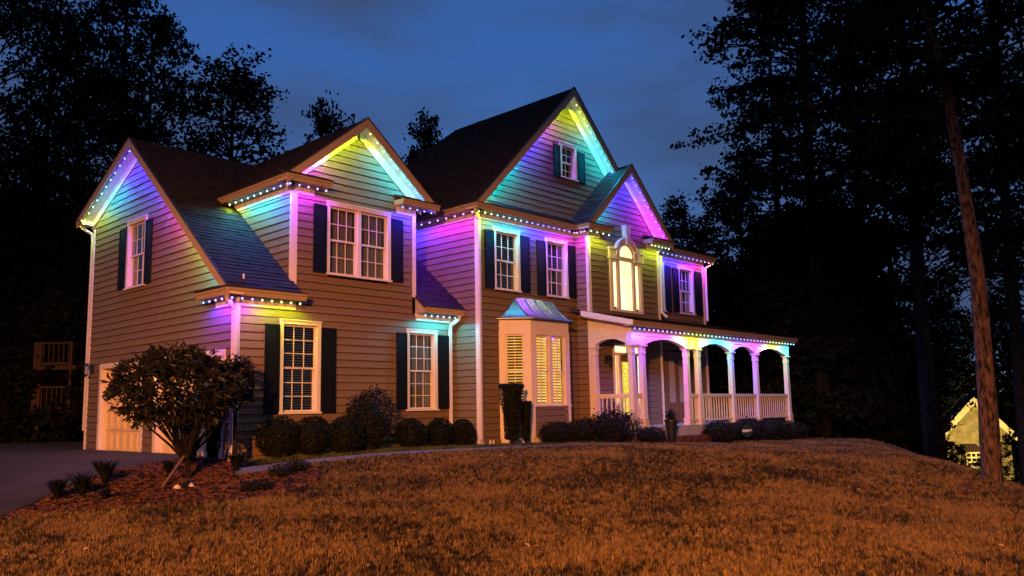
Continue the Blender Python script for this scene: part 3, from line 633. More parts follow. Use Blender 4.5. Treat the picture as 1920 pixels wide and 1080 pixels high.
for a, b in ((11.03, 11.67),):
    for j in range(4):
        zz = 3.54 + j * .3475; MB().fbox(fC, a + .03, b - .03, .0, .01, zz + .005, zz + .3425).build('pane', G_ARCH, aw)
MB().fbox(fC, 10.735, 10.885, .0, .01, 3.6, 4.86).build('sidelight_pane', G_ARCH, aw); MB().fbox(fC, 11.815, 11.965, .0, .01, 3.6, 4.86).build('sidelight_pane', G_ARCH, aw)
fz = MB()
for j in (1, 2, 3): fz.fbox(fC, 11.06, 11.64, -.0, .014, 3.54 + j * .3475 - .005, 3.54 + j * .3475 + .005)
for a, b in ((10.69, 10.735), (10.885, 10.93), (11.77, 11.815), (11.965, 12.01), (11.03, 11.06), (11.64, 11.67)): fz.fbox(fC, a, b, -.01, .03, 3.53, 4.9 if b < 11 or a > 11.7 else 4.93)
fz.build('muntin', M_TRIM, aw)

# bay window
bay = part_empty('bay_window', house)
BX0, BX1, BD = 6.56, 9.14, .56; BA = (BX0 + BD, BX1 - BD)
fBF = front(yB - BD); dg = math.sqrt(.5)
fBLt = frame((BX0, yB, 0), (dg, -dg, 0), (-dg, -dg, 0)); fBRt = frame((BX1, yB, 0), (-dg, -dg, 0), (dg, -dg, 0)); LD = BD / dg
plan = lambda e: [(BX0 - e * .41 - e * .2, yB), (BA[0] - e * .41, yB - BD - e), (BA[1] + e * .41, yB - BD - e), (BX1 + e * .61, yB)]
mb = MB(); mb.prism([(x, y, 2.72) for x, y in plan(.0)], [(x, y, 2.99) for x, y in plan(.0)]); 
mb.build('bay_entablature', M_TRIM, bay); MB().prism([(x, y, 2.985) for x, y in plan(.04)], [(x, y, 3.02) for x, y in plan(.04)]).build('bay_cornice', M_TRIM, bay); MB().prism([(x, y, -.25) for x, y in plan(-.03)], [(x, y, .12) for x, y in plan(-.03)]).build('bay_base', M_TRIM, bay)
for fr, LL in ((fBLt, LD), (fBRt, LD), (fBF, None)):
    a, b = (0, LL) if LL else BA
    pw = .10
    for q0, q1 in ((a + .01, a + pw), (b - pw, b - .01)): MB().fbox(fr, q0, q1, -.05, .015, .12, 2.72).build('bay_post', M_TRIM, bay)
    jb = MB(); siding(bay, fr, [(a + pw, .16), (b - pw, .16), (b - pw, .90), (a + pw, .90)], joined=True, join_in=jb); o = jb.build('bay_siding', M_SID, bay)
def baywin(fr, a, b, units, cover):
    mb = MB(); t = .075; z0, z1 = .88, 2.72
    mb.fbox(fr, a, a + t, -.10, .02, z0 + .04, z1).fbox(fr, b - t, b, -.10, .02, z0 + .04, z1).fbox(fr, a + t, b - t, -.10, .022, z1 - .09, z1).fbox(fr, a - .01, b + .01, -.10, .05, z0, z0 + .04)
    iw = (b - a - 2 * t - (units - 1) * .1) / units
    for k in range(units - 1): q = a + t + iw * (k + 1) + .1 * k; mb.fbox(fr, q, q + .1, -.1, .012, z0 + .04, z1 - .09)
    mb.build('bay_window_frame', M_TRIM, bay)
    for k in range(units):
        q = a + t + k * (iw + .1) + .003; r = q + iw - .006; zm = 1.74
        for (c, d, n) in ((zm - .018, z1 - .093, -.025), (z0 + .043, zm + .018, -.06)):
            f = MB(); s = .035
            f.fbox(fr, q, q + s, n - .03, n, c, d).fbox(fr, r - s, r, n - .03, n, c, d).fbox(fr, q + s, r - s, n - .031, n - .001, c, c + s).fbox(fr, q + s, r - s, n - .031, n - .001, d - s, d)
            f.fbox(fr, (q + r) / 2 - .008, (q + r) / 2 + .008, n - .02, n - .004, c + s, d - s).build('bay_sash', M_TRIM, bay)
            for e0, e1 in ((q + s, (q + r) / 2 - .009), ((q + r) / 2 + .009, r - s)): MB().fbox(fr, e0, e1, n - .016, n - .013, c + s, d - s).build('bay_pane', M_GLASS, bay)
        blinds(bay, fr, q + .02, r - .02, z0 + .06, z1 - .1, -.12, step=.07, ang=cover, wd=.062, m=M_BBL)
baywin(fBF, BA[0] + .10, BA[1] - .10, 2, .42); baywin(fBLt, .10, LD - .10, 1, .95); baywin(fBRt, .10, LD - .10, 1, .95)
MB().prism([(x, y, .9) for x, y in [(BX0 + .30, yB - .0), (BA[0] + .1, yB - BD + .2), (BA[1] - .1, yB - BD + .2), (BX1 - .30, yB)]], [(x, y, 2.7) for x, y in [(BX0 + .30, yB - .0), (BA[0] + .1, yB - BD + .2), (BA[1] - .1, yB - BD + .2), (BX1 - .30, yB)]]).build('bay_room_glow', G_BAY, bay)
# concave metal hood
hood = part_empty('bay_hood', house); top = [(7.10, yB), (7.14, yB - .03), (8.58, yB - .03), (8.62, yB)]; bot = plan(.13)
prof = lambda t: (1 - (1 - t) ** 1.0, 3.02 + .58 * (t ** 1.75))       # t 0 eave .. 1 wall
K = 9
def hp(i, t):
    f, z = prof(t); a = bot[i]; b = top[i]; return Vector((a[0] + (b[0] - a[0]) * f, a[1] + (b[1] - a[1]) * f, z))
def hood_panel(A0, A1, B0, B1):
    mb = MB()
    for side, off in ((0, 0), (1, -.03)):
        pass
    P0 = []; P1 = []
    for j in range(K + 1):
        f, z = prof(j / K); P0.append(Vector((A0[0] + (B0[0] - A0[0]) * f, A0[1] + (B0[1] - A0[1]) * f, z))); P1.append(Vector((A1[0] + (B1[0] - A1[0]) * f, A1[1] + (B1[1] - A1[1]) * f, z)))
    n = K + 1; dn = Vector((0, 0, -.025))
    mb.poly(P0 + P1 + [p + dn for p in P0] + [p + dn for p in P1], [(j, j + 1, n + j + 1, n + j) for j in range(K)] + [(2 * n + j, 3 * n + j, 3 * n + j + 1, 2 * n + j + 1) for j in range(K)] + [(0, n, 3 * n, 2 * n)])
    mb.build('hood_panel', M_COPPER, hood, smooth=False); return P0, P1
lerp = lambda a, b, t: (a[0] + (b[0] - a[0]) * t, a[1] + (b[1] - a[1]) * t)
seams = []
P0, P1 = hood_panel(bot[0], bot[1], top[0], top[1]); seams.append(P1)
for k in range(4):
    a, b = hood_panel(lerp(bot[1], bot[2], k / 4), lerp(bot[1], bot[2], (k + 1) / 4), lerp(top[1], top[2], k / 4), lerp(top[1], top[2], (k + 1) / 4)); seams.append(b)
hood_panel(bot[2], bot[3], top[2], top[3])
for s in seams: MB().tube([p + Vector((0, 0, .008)) for p in s], .014, 5).build('hood_seam', M_COPPER, hood)
MB().prism([(x, y, 2.99) for x, y in plan(.135)], [(x, y, 3.012) for x, y in plan(.135)]).build('hood_edge', M_DRIP, hood)

# garage doors
for a, b in ((4.0, 6.575), (.30, 3.42)):
    gp = part_empty('garage_door', house); t = .12; zt = 2.08
    MB().fbox(fAL, a, a + t, -.18, .03, -.1, zt - .12).fbox(fAL, b - t, b, -.18, .03, -.1, zt - .12).fbox(fAL, a, b, -.18, .032, zt - .12, zt).build('frame', M_TRIM, gp)
    ia, ib = a + t + .002, b - t - .002; n0 = -.14; rh = (zt - .12 + .05) / 4
    for j in range(4):
        z0 = -.05 + j * rh; mb = MB().fbox(fAL, ia, ib, n0 - .03, n0, z0 + .004, z0 + rh - .004); kk = 6
        for i in range(kk):
            pa = ia + (ib - ia) * (i + .10) / kk; pb = ia + (ib - ia) * (i + .90) / kk
            for (q0, q1, c, d) in ((pa, pb, z0 + .05, z0 + .065), (pa, pb, z0 + rh - .065, z0 + rh - .05), (pa, pa + .015, z0 + .066, z0 + rh - .066), (pb - .015, pb, z0 + .066, z0 + rh - .066)): mb.fbox(fAL, q0, q1, n0, n0 + .012, c, d)
            mb.fbox(fAL, pa + .05, pb - .05, n0, n0 + .008, z0 + .1, z0 + rh - .1)
        mb.build('door_panel', M_GAR, gp)

# downspouts
def downspout(pts, r=.036):
    mb = MB(); pts = [Vector(p) for p in pts]
    mb.tube(pts, r * 1.15, 4); o = mb.build('downspout', M_TRIM, house); return o
downspout([(-.28, -.22, 3.08), (-.26, -.2, 2.98), (-.05, -.09, 2.82), (-.035, -.085, 2.7), (-.035, -.085, .12), (-.12, -.2, .05)], .045)
downspout([(-.25, 7.62, 5.70), (-.2, 7.58, 5.62), (-.02, 7.50, 5.5), (-.01, 7.48, 5.3), (-.01, 7.48, 0.45)])
downspout([(5.72, -.30, 3.08), (5.72, -.29, 2.98), (5.62, -.09, 2.84), (5.62, -.075, 2.7), (5.62, -.075, .1)], .04)
downspout([(5.60, -1.02, 5.58), (5.62, -1.0, 5.50), (5.82, -.90, 5.36), (5.83, -.87, 5.2), (5.83, -.87, .12)], .045)
downspout([(xD + .28, yB - .3, 5.58), (xD + .2, yB - .2, 5.5), (xD + .07, yB - .07, 5.36), (xD + .07, yB - .07, 3.6)], .04)
downspout([(xC2 + .06, yC - .08, 5.3), (xC2 + .05, yC - .05, 3.6), (xC2 + .12, yC - .16, 3.45)], .035)

MB().lathe((.10, -.12, 3.42), [(.022, -.06), (.022, .10), (.014, .105)], 8).build('vent_pipe', M_TRIM, house)
# porch
po = part_empty('porch', house)
colx = [9.66, 10.13, 12.30, 12.90, 14.83, 16.40, 18.58]; RX0, RX1 = 9.33, 18.86
zs, zf = .317, 3.02
roofp = roof_plane(rf, [(RX0, yP - .33, 2.99), (RX1, yP - .33, 2.99), (xD + .1, yB, 3.47), (RX0, yB + .0, 3.47)], 'porch_roof', .06)
roof_plane(rf, [(RX1, yP - .33, 2.99), (RX1, 4.5, 2.99), (xD, 4.5, 3.47), (xD + .1, yB, 3.47)], 'porch_roof', .06)
eave(ev, front(yP), RX0 + .02, RX1 - .0, 2.99, .32, .13)
MB().prism([(RX0 - .02, yC + .05, 3.39), (RX0 - .02, yC + .05, 3.24), (RX0 - .02, yP - .30, 2.87), (RX0 - .02, yP - .33, 3.0)], [(RX0 + .03, yC + .05, 3.39), (RX0 + .03, yC + .05, 3.24), (RX0 + .03, yP - .30, 2.87), (RX0 + .03, yP - .33, 3.0)]).build('rake_board', M_TRIM, po)
MB().prism([(RX0 + .03, yC + .0, 3.22), (RX0 + .03, yP - .27, 2.87), (RX0 + .03, yP - .27, 2.86), (RX0 + .03, yC, 3.2)], [(xC, yC, 3.22), (xC, yP - .27, 2.87), (xC, yP - .27, 2.86), (xC, yC, 3.2)]).build('rake_soffit', M_TRIM, po)
MB().box(xC, 18.7, yP + .1, yB - .03, 2.80, 2.84).build('porch_ceiling', M_PORCHW, po)
def arch_beam(fr, bays, z0, z1, rise, n0, n1, ends):
    mb = MB()
    for (a, b) in bays:
        if b - a > .8:
            k = 14; prev = None
            for i in range(k):
                t0, t1 = i / k, (i + 1) / k; u0 = a + (b - a) * t0; u1 = a + (b - a) * t1; h0 = z0 + rise * math.sin(math.pi * t0) ** .8; h1 = z0 + rise * math.sin(math.pi * t1) ** .8
                mb.prism([fr(u0, n0, h0), fr(u1, n0, h1), fr(u1, n0, z1), fr(u0, n0, z1)], [fr(u0, n1, h0), fr(u1, n1, h1), fr(u1, n1, z1), fr(u0, n1, z1)])
        else: mb.fbox(fr, a, b, n0, n1, z0, z1)
    return mb
fP = front(yP); hw = .085
bays = [(colx[i] + hw, colx[i + 1] - hw) for i in range(6)]
bm_ = arch_beam(fP, bays, 2.42, 2.66, .20, -.09, .05, None)
bm_.fbox(fP, xC - .06, 18.70, -.12, .07, 2.66, 2.86).build('arched_beam', M_TRIM, po)
mb = MB()
for x in colx: mb.fbox(fP, x - hw + .002, x + hw - .002, -.1, .075, 2.42, 2.66)
mb.fbox(fP, xC - .07, 18.71, -.03, .085, 2.67, 2.70).build('beam_block', M_TRIM, po)
fPL = left(xC)
bl_ = arch_beam(fPL, [(yP + .09, yC - .12)], 2.42, 2.66, .18, -.1, .04, None)
bl_.fbox(fPL, yP + .121, yC - .031, -.12, .06, 2.66, 2.87).fbox(fPL, yC - .20, yC - .031, -.1, .065, 2.42, 2.66)
bl_.prism([fPL(yP + .0, -.05, 2.871), fPL(yC - .03, -.05, 2.871), fPL(yC - .03, -.05, 3.18), fPL(yP, -.05, 2.90)], [fPL(yP, .0, 2.871), fPL(yC - .03, .0, 2.871), fPL(yC - .03, .0, 3.18), fPL(yP, .0, 2.90)])
bl_.build('arched_beam', M_TRIM, po)
def column(x, y, z0, zt=2.42):
    c = MB(); b = lambda r, a, d: c.box(x - r, x + r, y - r, y + r, a, d)
    b(.095, z0, z0 + .17); b(.105, z0 + .17, z0 + .195)
    c.prism([(x - .078, y - .078, z0 + .195), (x + .078, y - .078, z0 + .195), (x + .078, y + .078, z0 + .195), (x - .078, y + .078, z0 + .195)], [(x - .064, y - .064, zt - .22), (x + .064, y - .064, zt - .22), (x + .064, y + .064, zt - .22), (x - .064, y + .064, zt - .22)])
    b(.082, zt - .22, zt - .195); b(.072, zt - .195, zt - .05); b(.09, zt - .05, zt - .03); b(.115, zt - .03, zt - .001)
    return c.build('column', M_TRIM, po)
for x in colx: column(x, yP, zs)
column(xC + .03, yC - .11, zs)
def railing(fr, a, b, sp=.145):
    r = part_empty('railing', house)
    MB().fbox(fr, a, b, -.04, .04, zs + .80, zs + .855).build('top_rail', M_TRIM, r); MB().fbox(fr, a, b, -.028, .028, zs + .745, zs + .799).build('upper_rail', M_TRIM, r); MB().fbox(fr, a, b, -.028, .028, zs + .10, zs + .155).build('bottom_rail', M_TRIM, r)
    n = max(1, round((b - a) / sp) - 1)
    for i in range(n):
        c = a + (b - a) * (i + 1) / (n + 1); MB().fbox(fr, c - .015, c + .015, -.015, .015, zs + .155, zs + .745).build('baluster', M_TRIM, r)
for i in (0, 2, 3, 4, 5): railing(fP, colx[i] + .08, colx[i + 1] - .08)
railing(frame((xC, 0, 0), (0, 1, 0), (-1, 0, 0)), yP + .08, yC - .19)
MB().box(xC - .08, 18.72, yP - .10, yB - .03, .14, zs - .0).build('porch_floor', M_DECK, po)
MB().box(xC - .04, 18.66, yP - .05, yP + .05, -.7, .14).box(xC - .04, xC + .06, yP + .05, yC - .02, -.7, .14).build('porch_skirt', M_SID, po)
MB().box(10.25, 12.75, yP - .11, yP - .05, .0, .14).build('step_riser', M_DECK, po)
st = part_empty('brick_step', house)
for j, (z0, y0) in enumerate(((-.16, yP - .42), (-.085, yP - .42), (-.01, yP - .42))):
    x = 10.2 + (j % 2) * .1
    while x < 12.65:
        MB().box(x, x + .195, y0 + random.uniform(-.004, .004), y0 + .30, z0, z0 + .066).build('brick', M_BRICK, st); x += .205
MB().box(10.22, 12.72, yP - .405, yP - .115, -.25, .05).build('mortar', M_PATH, st)

# front door
fd = part_empty('front_door', house); z0 = zs
d = MB(); zt = 2.62
for a, b in ((10.62, 10.69), (10.86, 10.95), (11.66, 11.75), (11.98, 12.05)): d.fbox(fC, a, b, -.1, .03, z0, 2.27)
d.fbox(fC, 10.62, 12.05, -.1, .032, 2.27, 2.32).fbox(fC, 10.62, 12.05, -.1, .035, 2.52, 2.58).fbox(fC, 10.62, 10.68, -.1, .03, 2.32, 2.52).fbox(fC, 11.99, 12.05, -.1, .03, 2.32, 2.52).fbox(fC, 11.33, 11.35, -.07, .02, 2.32, 2.52)
d.build('frame', M_TRIM, fd)
dd = MB().fbox(fC, 10.955, 11.10, -.09, -.05, z0, 2.265).fbox(fC, 11.47, 11.655, -.09, -.05, z0, 2.265).fbox(fC, 11.10, 11.47, -.09, -.05, z0, .62).fbox(fC, 11.10, 11.47, -.09, -.05, 2.08, 2.265)
dd.build('door', M_DOORW, fd)
MB().fbox(fC, 11.10, 11.47, -.08, -.065, .62, 2.08).build('door_glass', G_DOOR, fd)
cm = MB()
for zc in np.arange(.72, 2.0, .22):
    k = 12; pts = [fC(11.285 + .09 * math.cos(6.283 * i / k), -.06, zc + .09 * math.sin(6.283 * i / k)) for i in range(k + 1)]; cm.tube(pts, .0045, 4)
cm.tube([fC(11.15, -.06, .64), fC(11.15, -.06, 2.06)], .005, 4).tube([fC(11.42, -.06, .64), fC(11.42, -.06, 2.06)], .005, 4)
cm.build('glass_came', M_BLACK, fd)
MB().lathe(fC(11.03, -.03, 1.25), [(.0, -.03), (.03, -.02), (.035, 0), (.03, .02), (0, .03)], 10).build('handle', M_BRASS, fd)
for a, b in ((10.72, 10.83), (11.79, 11.95)): MB().fbox(fC, a, b, -.06, -.05, .9, 2.25).build('sidelight_pane', G_SIDE, fd); 
MB().fbox(fC, 10.69, 10.86, -.085, -.061, z0, 2.27).fbox(fC, 11.75, 11.98, -.085, -.061, z0, 2.27).build('sidelight_panel', M_TRIM, fd)
for a, b in ((10.69, 11.32), (11.36, 11.98)): MB().fbox(fC, a, b, -.06, -.05, 2.335, 2.505).build('transom_pane', G_SIDE, fd)
# double side door on the porch
sd_ = part_empty('porch_double_door', house)
q = MB().fbox(fB, 13.98, 14.08, -.1, .04, zs, 2.5).fbox(fB, 15.30, 15.40, -.1, .04, zs, 2.5).fbox(fB, 13.98, 15.40, -.1, .042, 2.4, 2.5); q.build('frame', M_DOORW, sd_)
for a, b in ((14.085, 14.685), (14.695, 15.295)):
    dm = MB().fbox(fB, a, a + .11, -.09, -.05, zs, 2.395).fbox(fB, b - .11, b, -.09, -.05, zs, 2.395).fbox(fB, a + .11, b - .11, -.09, -.05, zs, .95).fbox(fB, a + .11, b - .11, -.09, -.05, 2.25, 2.395)
    dm.fbox(fB, a + .14, b - .14, -.05, -.04, zs + .08, .85); dm.build('door', M_DOORW, sd_); MB().fbox(fB, a + .11, b - .11, -.075, -.065, .95, 2.25).build('door_glass', M_CURT, sd_)

# ------------------------------------------------------------------ light strings
LP = 9.0
PAL = {'Y': (0.62, 1.0, 0.0), 'C': (0.0, 0.62, 1.0), 'B': (0.04, 0.03, 1.0), 'M': (0.42, 0.015, 1.0), 'P': (1.0, 0.10, 0.55), 'W': (0.75, 1.0, 0.6)}
POWER = {'Y': 1.35, 'C': 2.4, 'B': 5.2, 'M': 3.0, 'P': 1.7, 'W': 1.3}
BULB = {}
def bulb_mat(c):
    k = tuple(round(x, 1) for x in c)
    if k not in BULB:
        m = bpy.data.materials.new('bulb_glow'); m.use_nodes = True; n = m.node_tree.nodes; l = m.node_tree.links; n.clear(); o = n.new('ShaderNodeOutputMaterial'); em = n.new('ShaderNodeEmission')
        em.inputs[0].default_value = (*[0.32 + 0.68 * x for x in k], 1); em.inputs[1].default_value = 2.8; l.new(em.outputs[0], o.inputs[0]); m.cycles.emission_sampling = 'NONE'
        mb = MB(); mb.lathe((0, 0, 0), [(.009, .02), (.015, .014), (.023, 0), (.020, -.014), (.009, -.023)], 8)
        me = bpy.data.meshes.new('bulb'); me.from_pydata(mb.v, [], mb.f); me.materials.append(m); me.shade_smooth(); BULB[k] = me
    return BULB[k]
def run(label, p, q, n, stops, drop=.05):
    p = Vector(p); q = Vector(q); root = thing('light_string', label, 'string lights', tuple(p), 'strings of coloured bulbs under the eaves')
    MB().tube([p + Vector((0, 0, drop - .005)), q + Vector((0, 0, drop - .005))], .008, 4).build('cord', M_CORD, root)
    for i in range(n):
        t = i / (n - 1) if n > 1 else .5; c = PAL[stops[0][1]]; pw = 1.5
        for (a, ca), (b, cb) in zip(stops, stops[1:]):
            if a <= t <= b + 1e-6:
                s = (t - a) / (b - a); c = [PAL[ca][k] * (1 - s) + PAL[cb][k] * s for k in range(3)]; pw = POWER[ca] * (1 - s) + POWER[cb] * s; break
        loc = p.lerp(q, t)
        o = bpy.data.objects.new('bulb', bulb_mat(c)); reg(o, tuple(loc), root)
        sp_ = min(1.2, (q - p).length / max(1, n - 1) / .28)
        for kind_, ks in ((('SPOT', 1.0), ('POINT', .055)) if abs(p.z - q.z) > .4 else (('SPOT', 1.0),)):
            ld = bpy.data.lights.new('bulb_light', kind_); ld.energy = pw * LP * ks * sp_; ld.color = c; ld.shadow_soft_size = .03
            if kind_ == 'SPOT': ld.spot_size = R(179); ld.spot_blend = .45
            lo = bpy.data.objects.new('bulb_light', ld); reg(lo, tuple(loc + Vector((0, 0, -.05))), root)
en = o_ - .09; ze = 3.20 - hf - .055; zu = 5.663 - hf - .055; zb = 5.70 - hf - .055
def rk_pt(fr, foot, peak, t, o, dn=.21): return fr(foot[0] + (peak[0] - foot[0]) * t, o - .075, foot[1] + (peak[1] - foot[1]) * t - dn)
F = lambda a, b: (a, b)
run('bulb string down the rear rake of the left gable, violet to yellow', rk_pt(fAL, (7.73, 5.86), (4.56, 7.325), .95, o_), rk_pt(fAL, (7.73, 5.86), (4.56, 7.325), .02, o_, .17), 12, [(0, 'B'), (.25, 'B'), (.45, 'C'), (.6, 'C'), (.76, 'Y'), (1, 'Y')])
run('bulb string down the long front rake of the left gable', rk_pt(fAL, (-.36, 3.22), (4.56, 7.325), .95, o_, .23), rk_pt(fAL, (-.36, 3.22), (4.56, 7.325), .05, o_, .23), 24, [(0, 'B'), (.2, 'B'), (.32, 'M'), (.48, 'P'), (.56, 'Y'), (.68, 'Y'), (.8, 'C'), (.9, 'C'), (1, 'B')])
run('short blue-violet bulb string under the lower left eave return', fAL(.8, en, ze), fAL(-.2, en, ze), 5, [(0, 'B'), (1, 'M')])
run('magenta to yellow bulb string over the lower left window', fA(-.2, en, ze), fA(1.3, en, ze), 8, [(0, 'M'), (.35, 'M'), (.5, 'Y'), (1, 'Y')])
run('cyan bulb string under the small eave beside the right lower window', fA(xd2 + .1, en, ze), fA(xB - .25, en, ze), 6, [(0, 'C'), (1, 'C')])
run('bulb string under the upper left side eave above the dark roof', fDL(-.2, en, zu), fDL(2.45, en, zu), 11, [(0, 'B'), (.2, 'B'), (.4, 'C'), (.75, 'C'), (.9, 'Y'), (1, 'Y')])
run('violet bulb string under the left return of the middle gable', fA(xd - .22, en, zu), fA(1.9, en, zu), 5, [(0, 'B'), (.6, 'M'), (1, 'M')])
G2 = ((xd - .36, 5.68), (2.91, 7.32)); G3 = ((xd2 + .36, 5.68), (2.91, 7.32))
run('magenta to yellow bulb string up the left rake of the gable over the double window', rk_pt(fA, *G2, .12, o_), rk_pt(fA, *G2, .95, o_), 10, [(0, 'M'), (.4, 'M'), (.65, 'Y'), (1, 'Y')])
run('yellow to violet bulb string down the right rake of the gable over the double window', rk_pt(fA, *G3, .93, o_), rk_pt(fA, *G3, .06, o_), 10, [(0, 'Y'), (.15, 'C'), (.65, 'C'), (.85, 'B'), (1, 'B')])
run('violet bulb string under the right return of the gable over the double window', fA(4.0, en, zu), fA(xd2 + .3, en, zu), 5, [(0, 'B'), (1, 'B')])
run('violet to magenta bulb string under the main block side eave', fBL(2.2, en, zb), fBL(yB - .1, en, zb), 11, [(0, 'B'), (.35, 'B'), (.6, 'M'), (.85, 'M'), (1, 'P')])
run('long rainbow bulb string under the main front eave over two windows', fB(xB - .18, en, zb), fB(xC - .3, en, zb), 18, [(0, 'Y'), (.08, 'Y'), (.2, 'C'), (.4, 'C'), (.55, 'B'), (.75, 'B'), (.9, 'M'), (1, 'M')])
run('pair of magenta bulbs on the short jog beside the arched-window gable', fCL(yB - .3, en, zb), fCL(yC - .1, en, zb), 3, [(0, 'M'), (1, 'M')])
run('yellow bulb string under the left return of the arched-window gable', fC(xC - .15, en, zb), fC(10.3, en, zb), 4, [(0, 'W'), (.4, 'Y'), (1, 'Y')])
G4 = ((5.52, 5.73), (9.389, zr + .025)); G5 = ((13.26, 5.73), (9.389, zr + .025)); G6 = ((9.28, 5.72), (11.355, 7.725)); G7 = ((13.43, 5.72), (11.355, 7.725))
run('rainbow bulb string up the left rake of the tall main gable', rk_pt(fB, *G4, .08, o_, .25), rk_pt(fB, *G4, .96, o_, .25), 27, [(0, 'Y'), (.08, 'Y'), (.14, 'C'), (.40, 'C'), (.5, 'B'), (.70, 'B'), (.80, 'M'), (.86, 'M'), (.93, 'Y'), (1, 'Y')])
run('yellow to cyan to violet bulb string down the right rake of the tall main gable', rk_pt(fB, *G5, .95, o_, .25), rk_pt(fB, *G5, .46, o_, .25), 13, [(0, 'Y'), (.1, 'Y'), (.3, 'C'), (.75, 'C'), (.9, 'B'), (1, 'B')])
run('cyan to violet bulb string up the left rake of the arched-window gable', rk_pt(fC, *G6, .1, o_, .23), rk_pt(fC, *G6, .95, o_, .23), 14, [(0, 'W'), (.15, 'C'), (.4, 'C'), (.7, 'B'), (1, 'B')])
run('violet to magenta bulb string down the right rake of the arched-window gable', rk_pt(fC, *G7, .93, o_, .23), rk_pt(fC, *G7, .1, o_, .23), 10, [(0, 'B'), (.2, 'B'), (.4, 'M'), (1, 'M')])
run('yellow bulb cluster under the right return of the arched-window gable', fC(12.4, en, zb), fC(xC2 + .25, en, zb), 6, [(0, 'Y'), (.8, 'Y'), (1, 'W')])
run('cyan to magenta bulb string under the far right upper eave', fB(xC2 + .15, en, zb), fB(xD + .25, en, zb), 15, [(0, 'C'), (.18, 'B'), (.5, 'B'), (.8, 'M'), (.93, 'P'), (1, 'W')])
run('long rainbow bulb string along the porch eave', front(yP)(9.5, .25, 2.80), front(yP)(18.7, .25, 2.80), 44, [(0, 'B'), (.05, 'B'), (.1, 'M'), (.22, 'M'), (.3, 'Y'), (.38, 'Y'), (.43, 'C'), (.5, 'C'), (.57, 'B'), (.66, 'B'), (.72, 'M'), (.79, 'M'), (.84, 'Y'), (.9, 'Y'), (.94, 'C'), (1, 'C')])

# ------------------------------------------------------------------ small things on and near the house
def lantern(loc, label, nx, ny, s=1.0):
    t = thing('wall_lantern', label, 'lantern', loc); x, y, z = loc
    MB().box(x - .03 * s, x + .03 * s, y - .03 * s, y + .03 * s, z - .10 * s, z + .10 * s).build('backplate', M_BLACK, t)
    cx_, cy_ = x + nx * .13 * s, y + ny * .13 * s
    MB().tube([(x, y, z + .05 * s), (x + nx * .07 * s, y + ny * .07 * s, z + .13 * s), (cx_, cy_, z + .10 * s)], .01 * s, 5).build('arm', M_BLACK, t)
    MB().lathe((cx_, cy_, z), [(.02 * s, .12 * s), (.08 * s, .07 * s), (.085 * s, .06 * s)], 6).build('cap', M_BLACK, t); MB().lathe((cx_, cy_, z), [(.065 * s, .06 * s), (.045 * s, -.12 * s)], 6).build('glass', M_GLASS, t)
    MB().lathe((cx_, cy_, z), [(.05 * s, -.12 * s), (.03 * s, -.15 * s), (.008 * s, -.18 * s)], 6).build('finial', M_BLACK, t)
lantern((-.05, 7.0, 1.98), 'black unlit wall lantern beside the far garage door', -1, 0, 1.15)
lantern((10.25, yC - .05, 2.1), 'black unlit lantern on the porch wall left of the front door', 0, -1, 1.0)
lantern((-.05, 3.71, 1.86), 'added lit wall lantern between the two garage doors, brightening them behind the young tree', -1, 0, 1.15)  # unseen lantern, added behind the tree crown to warm the garage doors
MB().lathe((-.20, 3.71, 1.84), [(.012, -.03), (.022, 0), (.012, .03)], 8).build('added_bulb', glow('added_bulb_glow', (1, .6, .25), (1, .7, .35), 6), bpy.data.objects['wall_lantern.002'])
gl = bpy.data.lights.new('garage_fill_light', 'SPOT'); gl.energy = 38; gl.color = (1, .50, .16); gl.spot_size = R(165); gl.spot_blend = .5; gl.shadow_soft_size = .04; go_ = bpy.data.objects.new('garage_fill_light', gl); reg(go_, (-.24, 3.71, 1.78), bpy.data.objects['wall_lantern.002'])  # added warm spot that brightens the garage doors
t = thing('planter', 'tall black tapered planter with a small clipped shrub beside the porch step', 'planter', (10.62, -2.98, -.02))
MB().lathe((10.62, -2.98, -.04), [(.10, 0), (.16, .48), (.185, .49), (.185, .53), (.16, .53), (.15, .48)], 16).build('pot', M_BLACK, t)
def leaf_cloud(centres, size, seedr, aspect=.5, up_bias=0.0):
    n = len(centres); r = np.random.default_rng(seedr); c = np.asarray(centres, float)
    a = r.normal(size=(n, 3)); a[:, 2] += up_bias; a /= np.linalg.norm(a, axis=1)[:, None] + 1e-9
    b = np.cross(a, r.normal(size=(n, 3))); b /= np.linalg.norm(b, axis=1)[:, None] + 1e-9
    nn = np.cross(a, b); s = (size * r.uniform(.6, 1.35, n))[:, None]
    v = np.stack([c - a * s * .5, c + b * s * aspect * .5 + nn * s * .06, c + a * s * .5, c - b * s * aspect * .5 + nn * s * .06], 1).reshape(-1, 3)
    return v, np.arange(4 * n).reshape(n, 4)
def leaf_mesh(name, v, f, m):
    me = bpy.data.meshes.new(name); me.vertices.add(len(v)); me.vertices.foreach_set('co', v.astype(np.float32).ravel())
    me.loops.add(f.size); me.loops.foreach_set('vertex_index', f.astype(np.int32).ravel()); me.polygons.add(len(f)); me.polygons.foreach_set('loop_start', np.arange(0, f.size, 4, dtype=np.int32)); me.polygons.foreach_set('loop_total', np.full(len(f), 4, dtype=np.int32))
    me.update(calc_edges=True); me.materials.append(m); return me
def pts_in(fn, n, r):
    o = []
    while len(o) < n:
        p = fn(r)
        if p is not None: o.append(p)
    return np.array(o)
def ball(r_): 
    def f(r):
        p = r.normal(size=3); p /= np.linalg.norm(p); return p * r_ * (0.62 + .38 * r.random() ** .5)
    return f
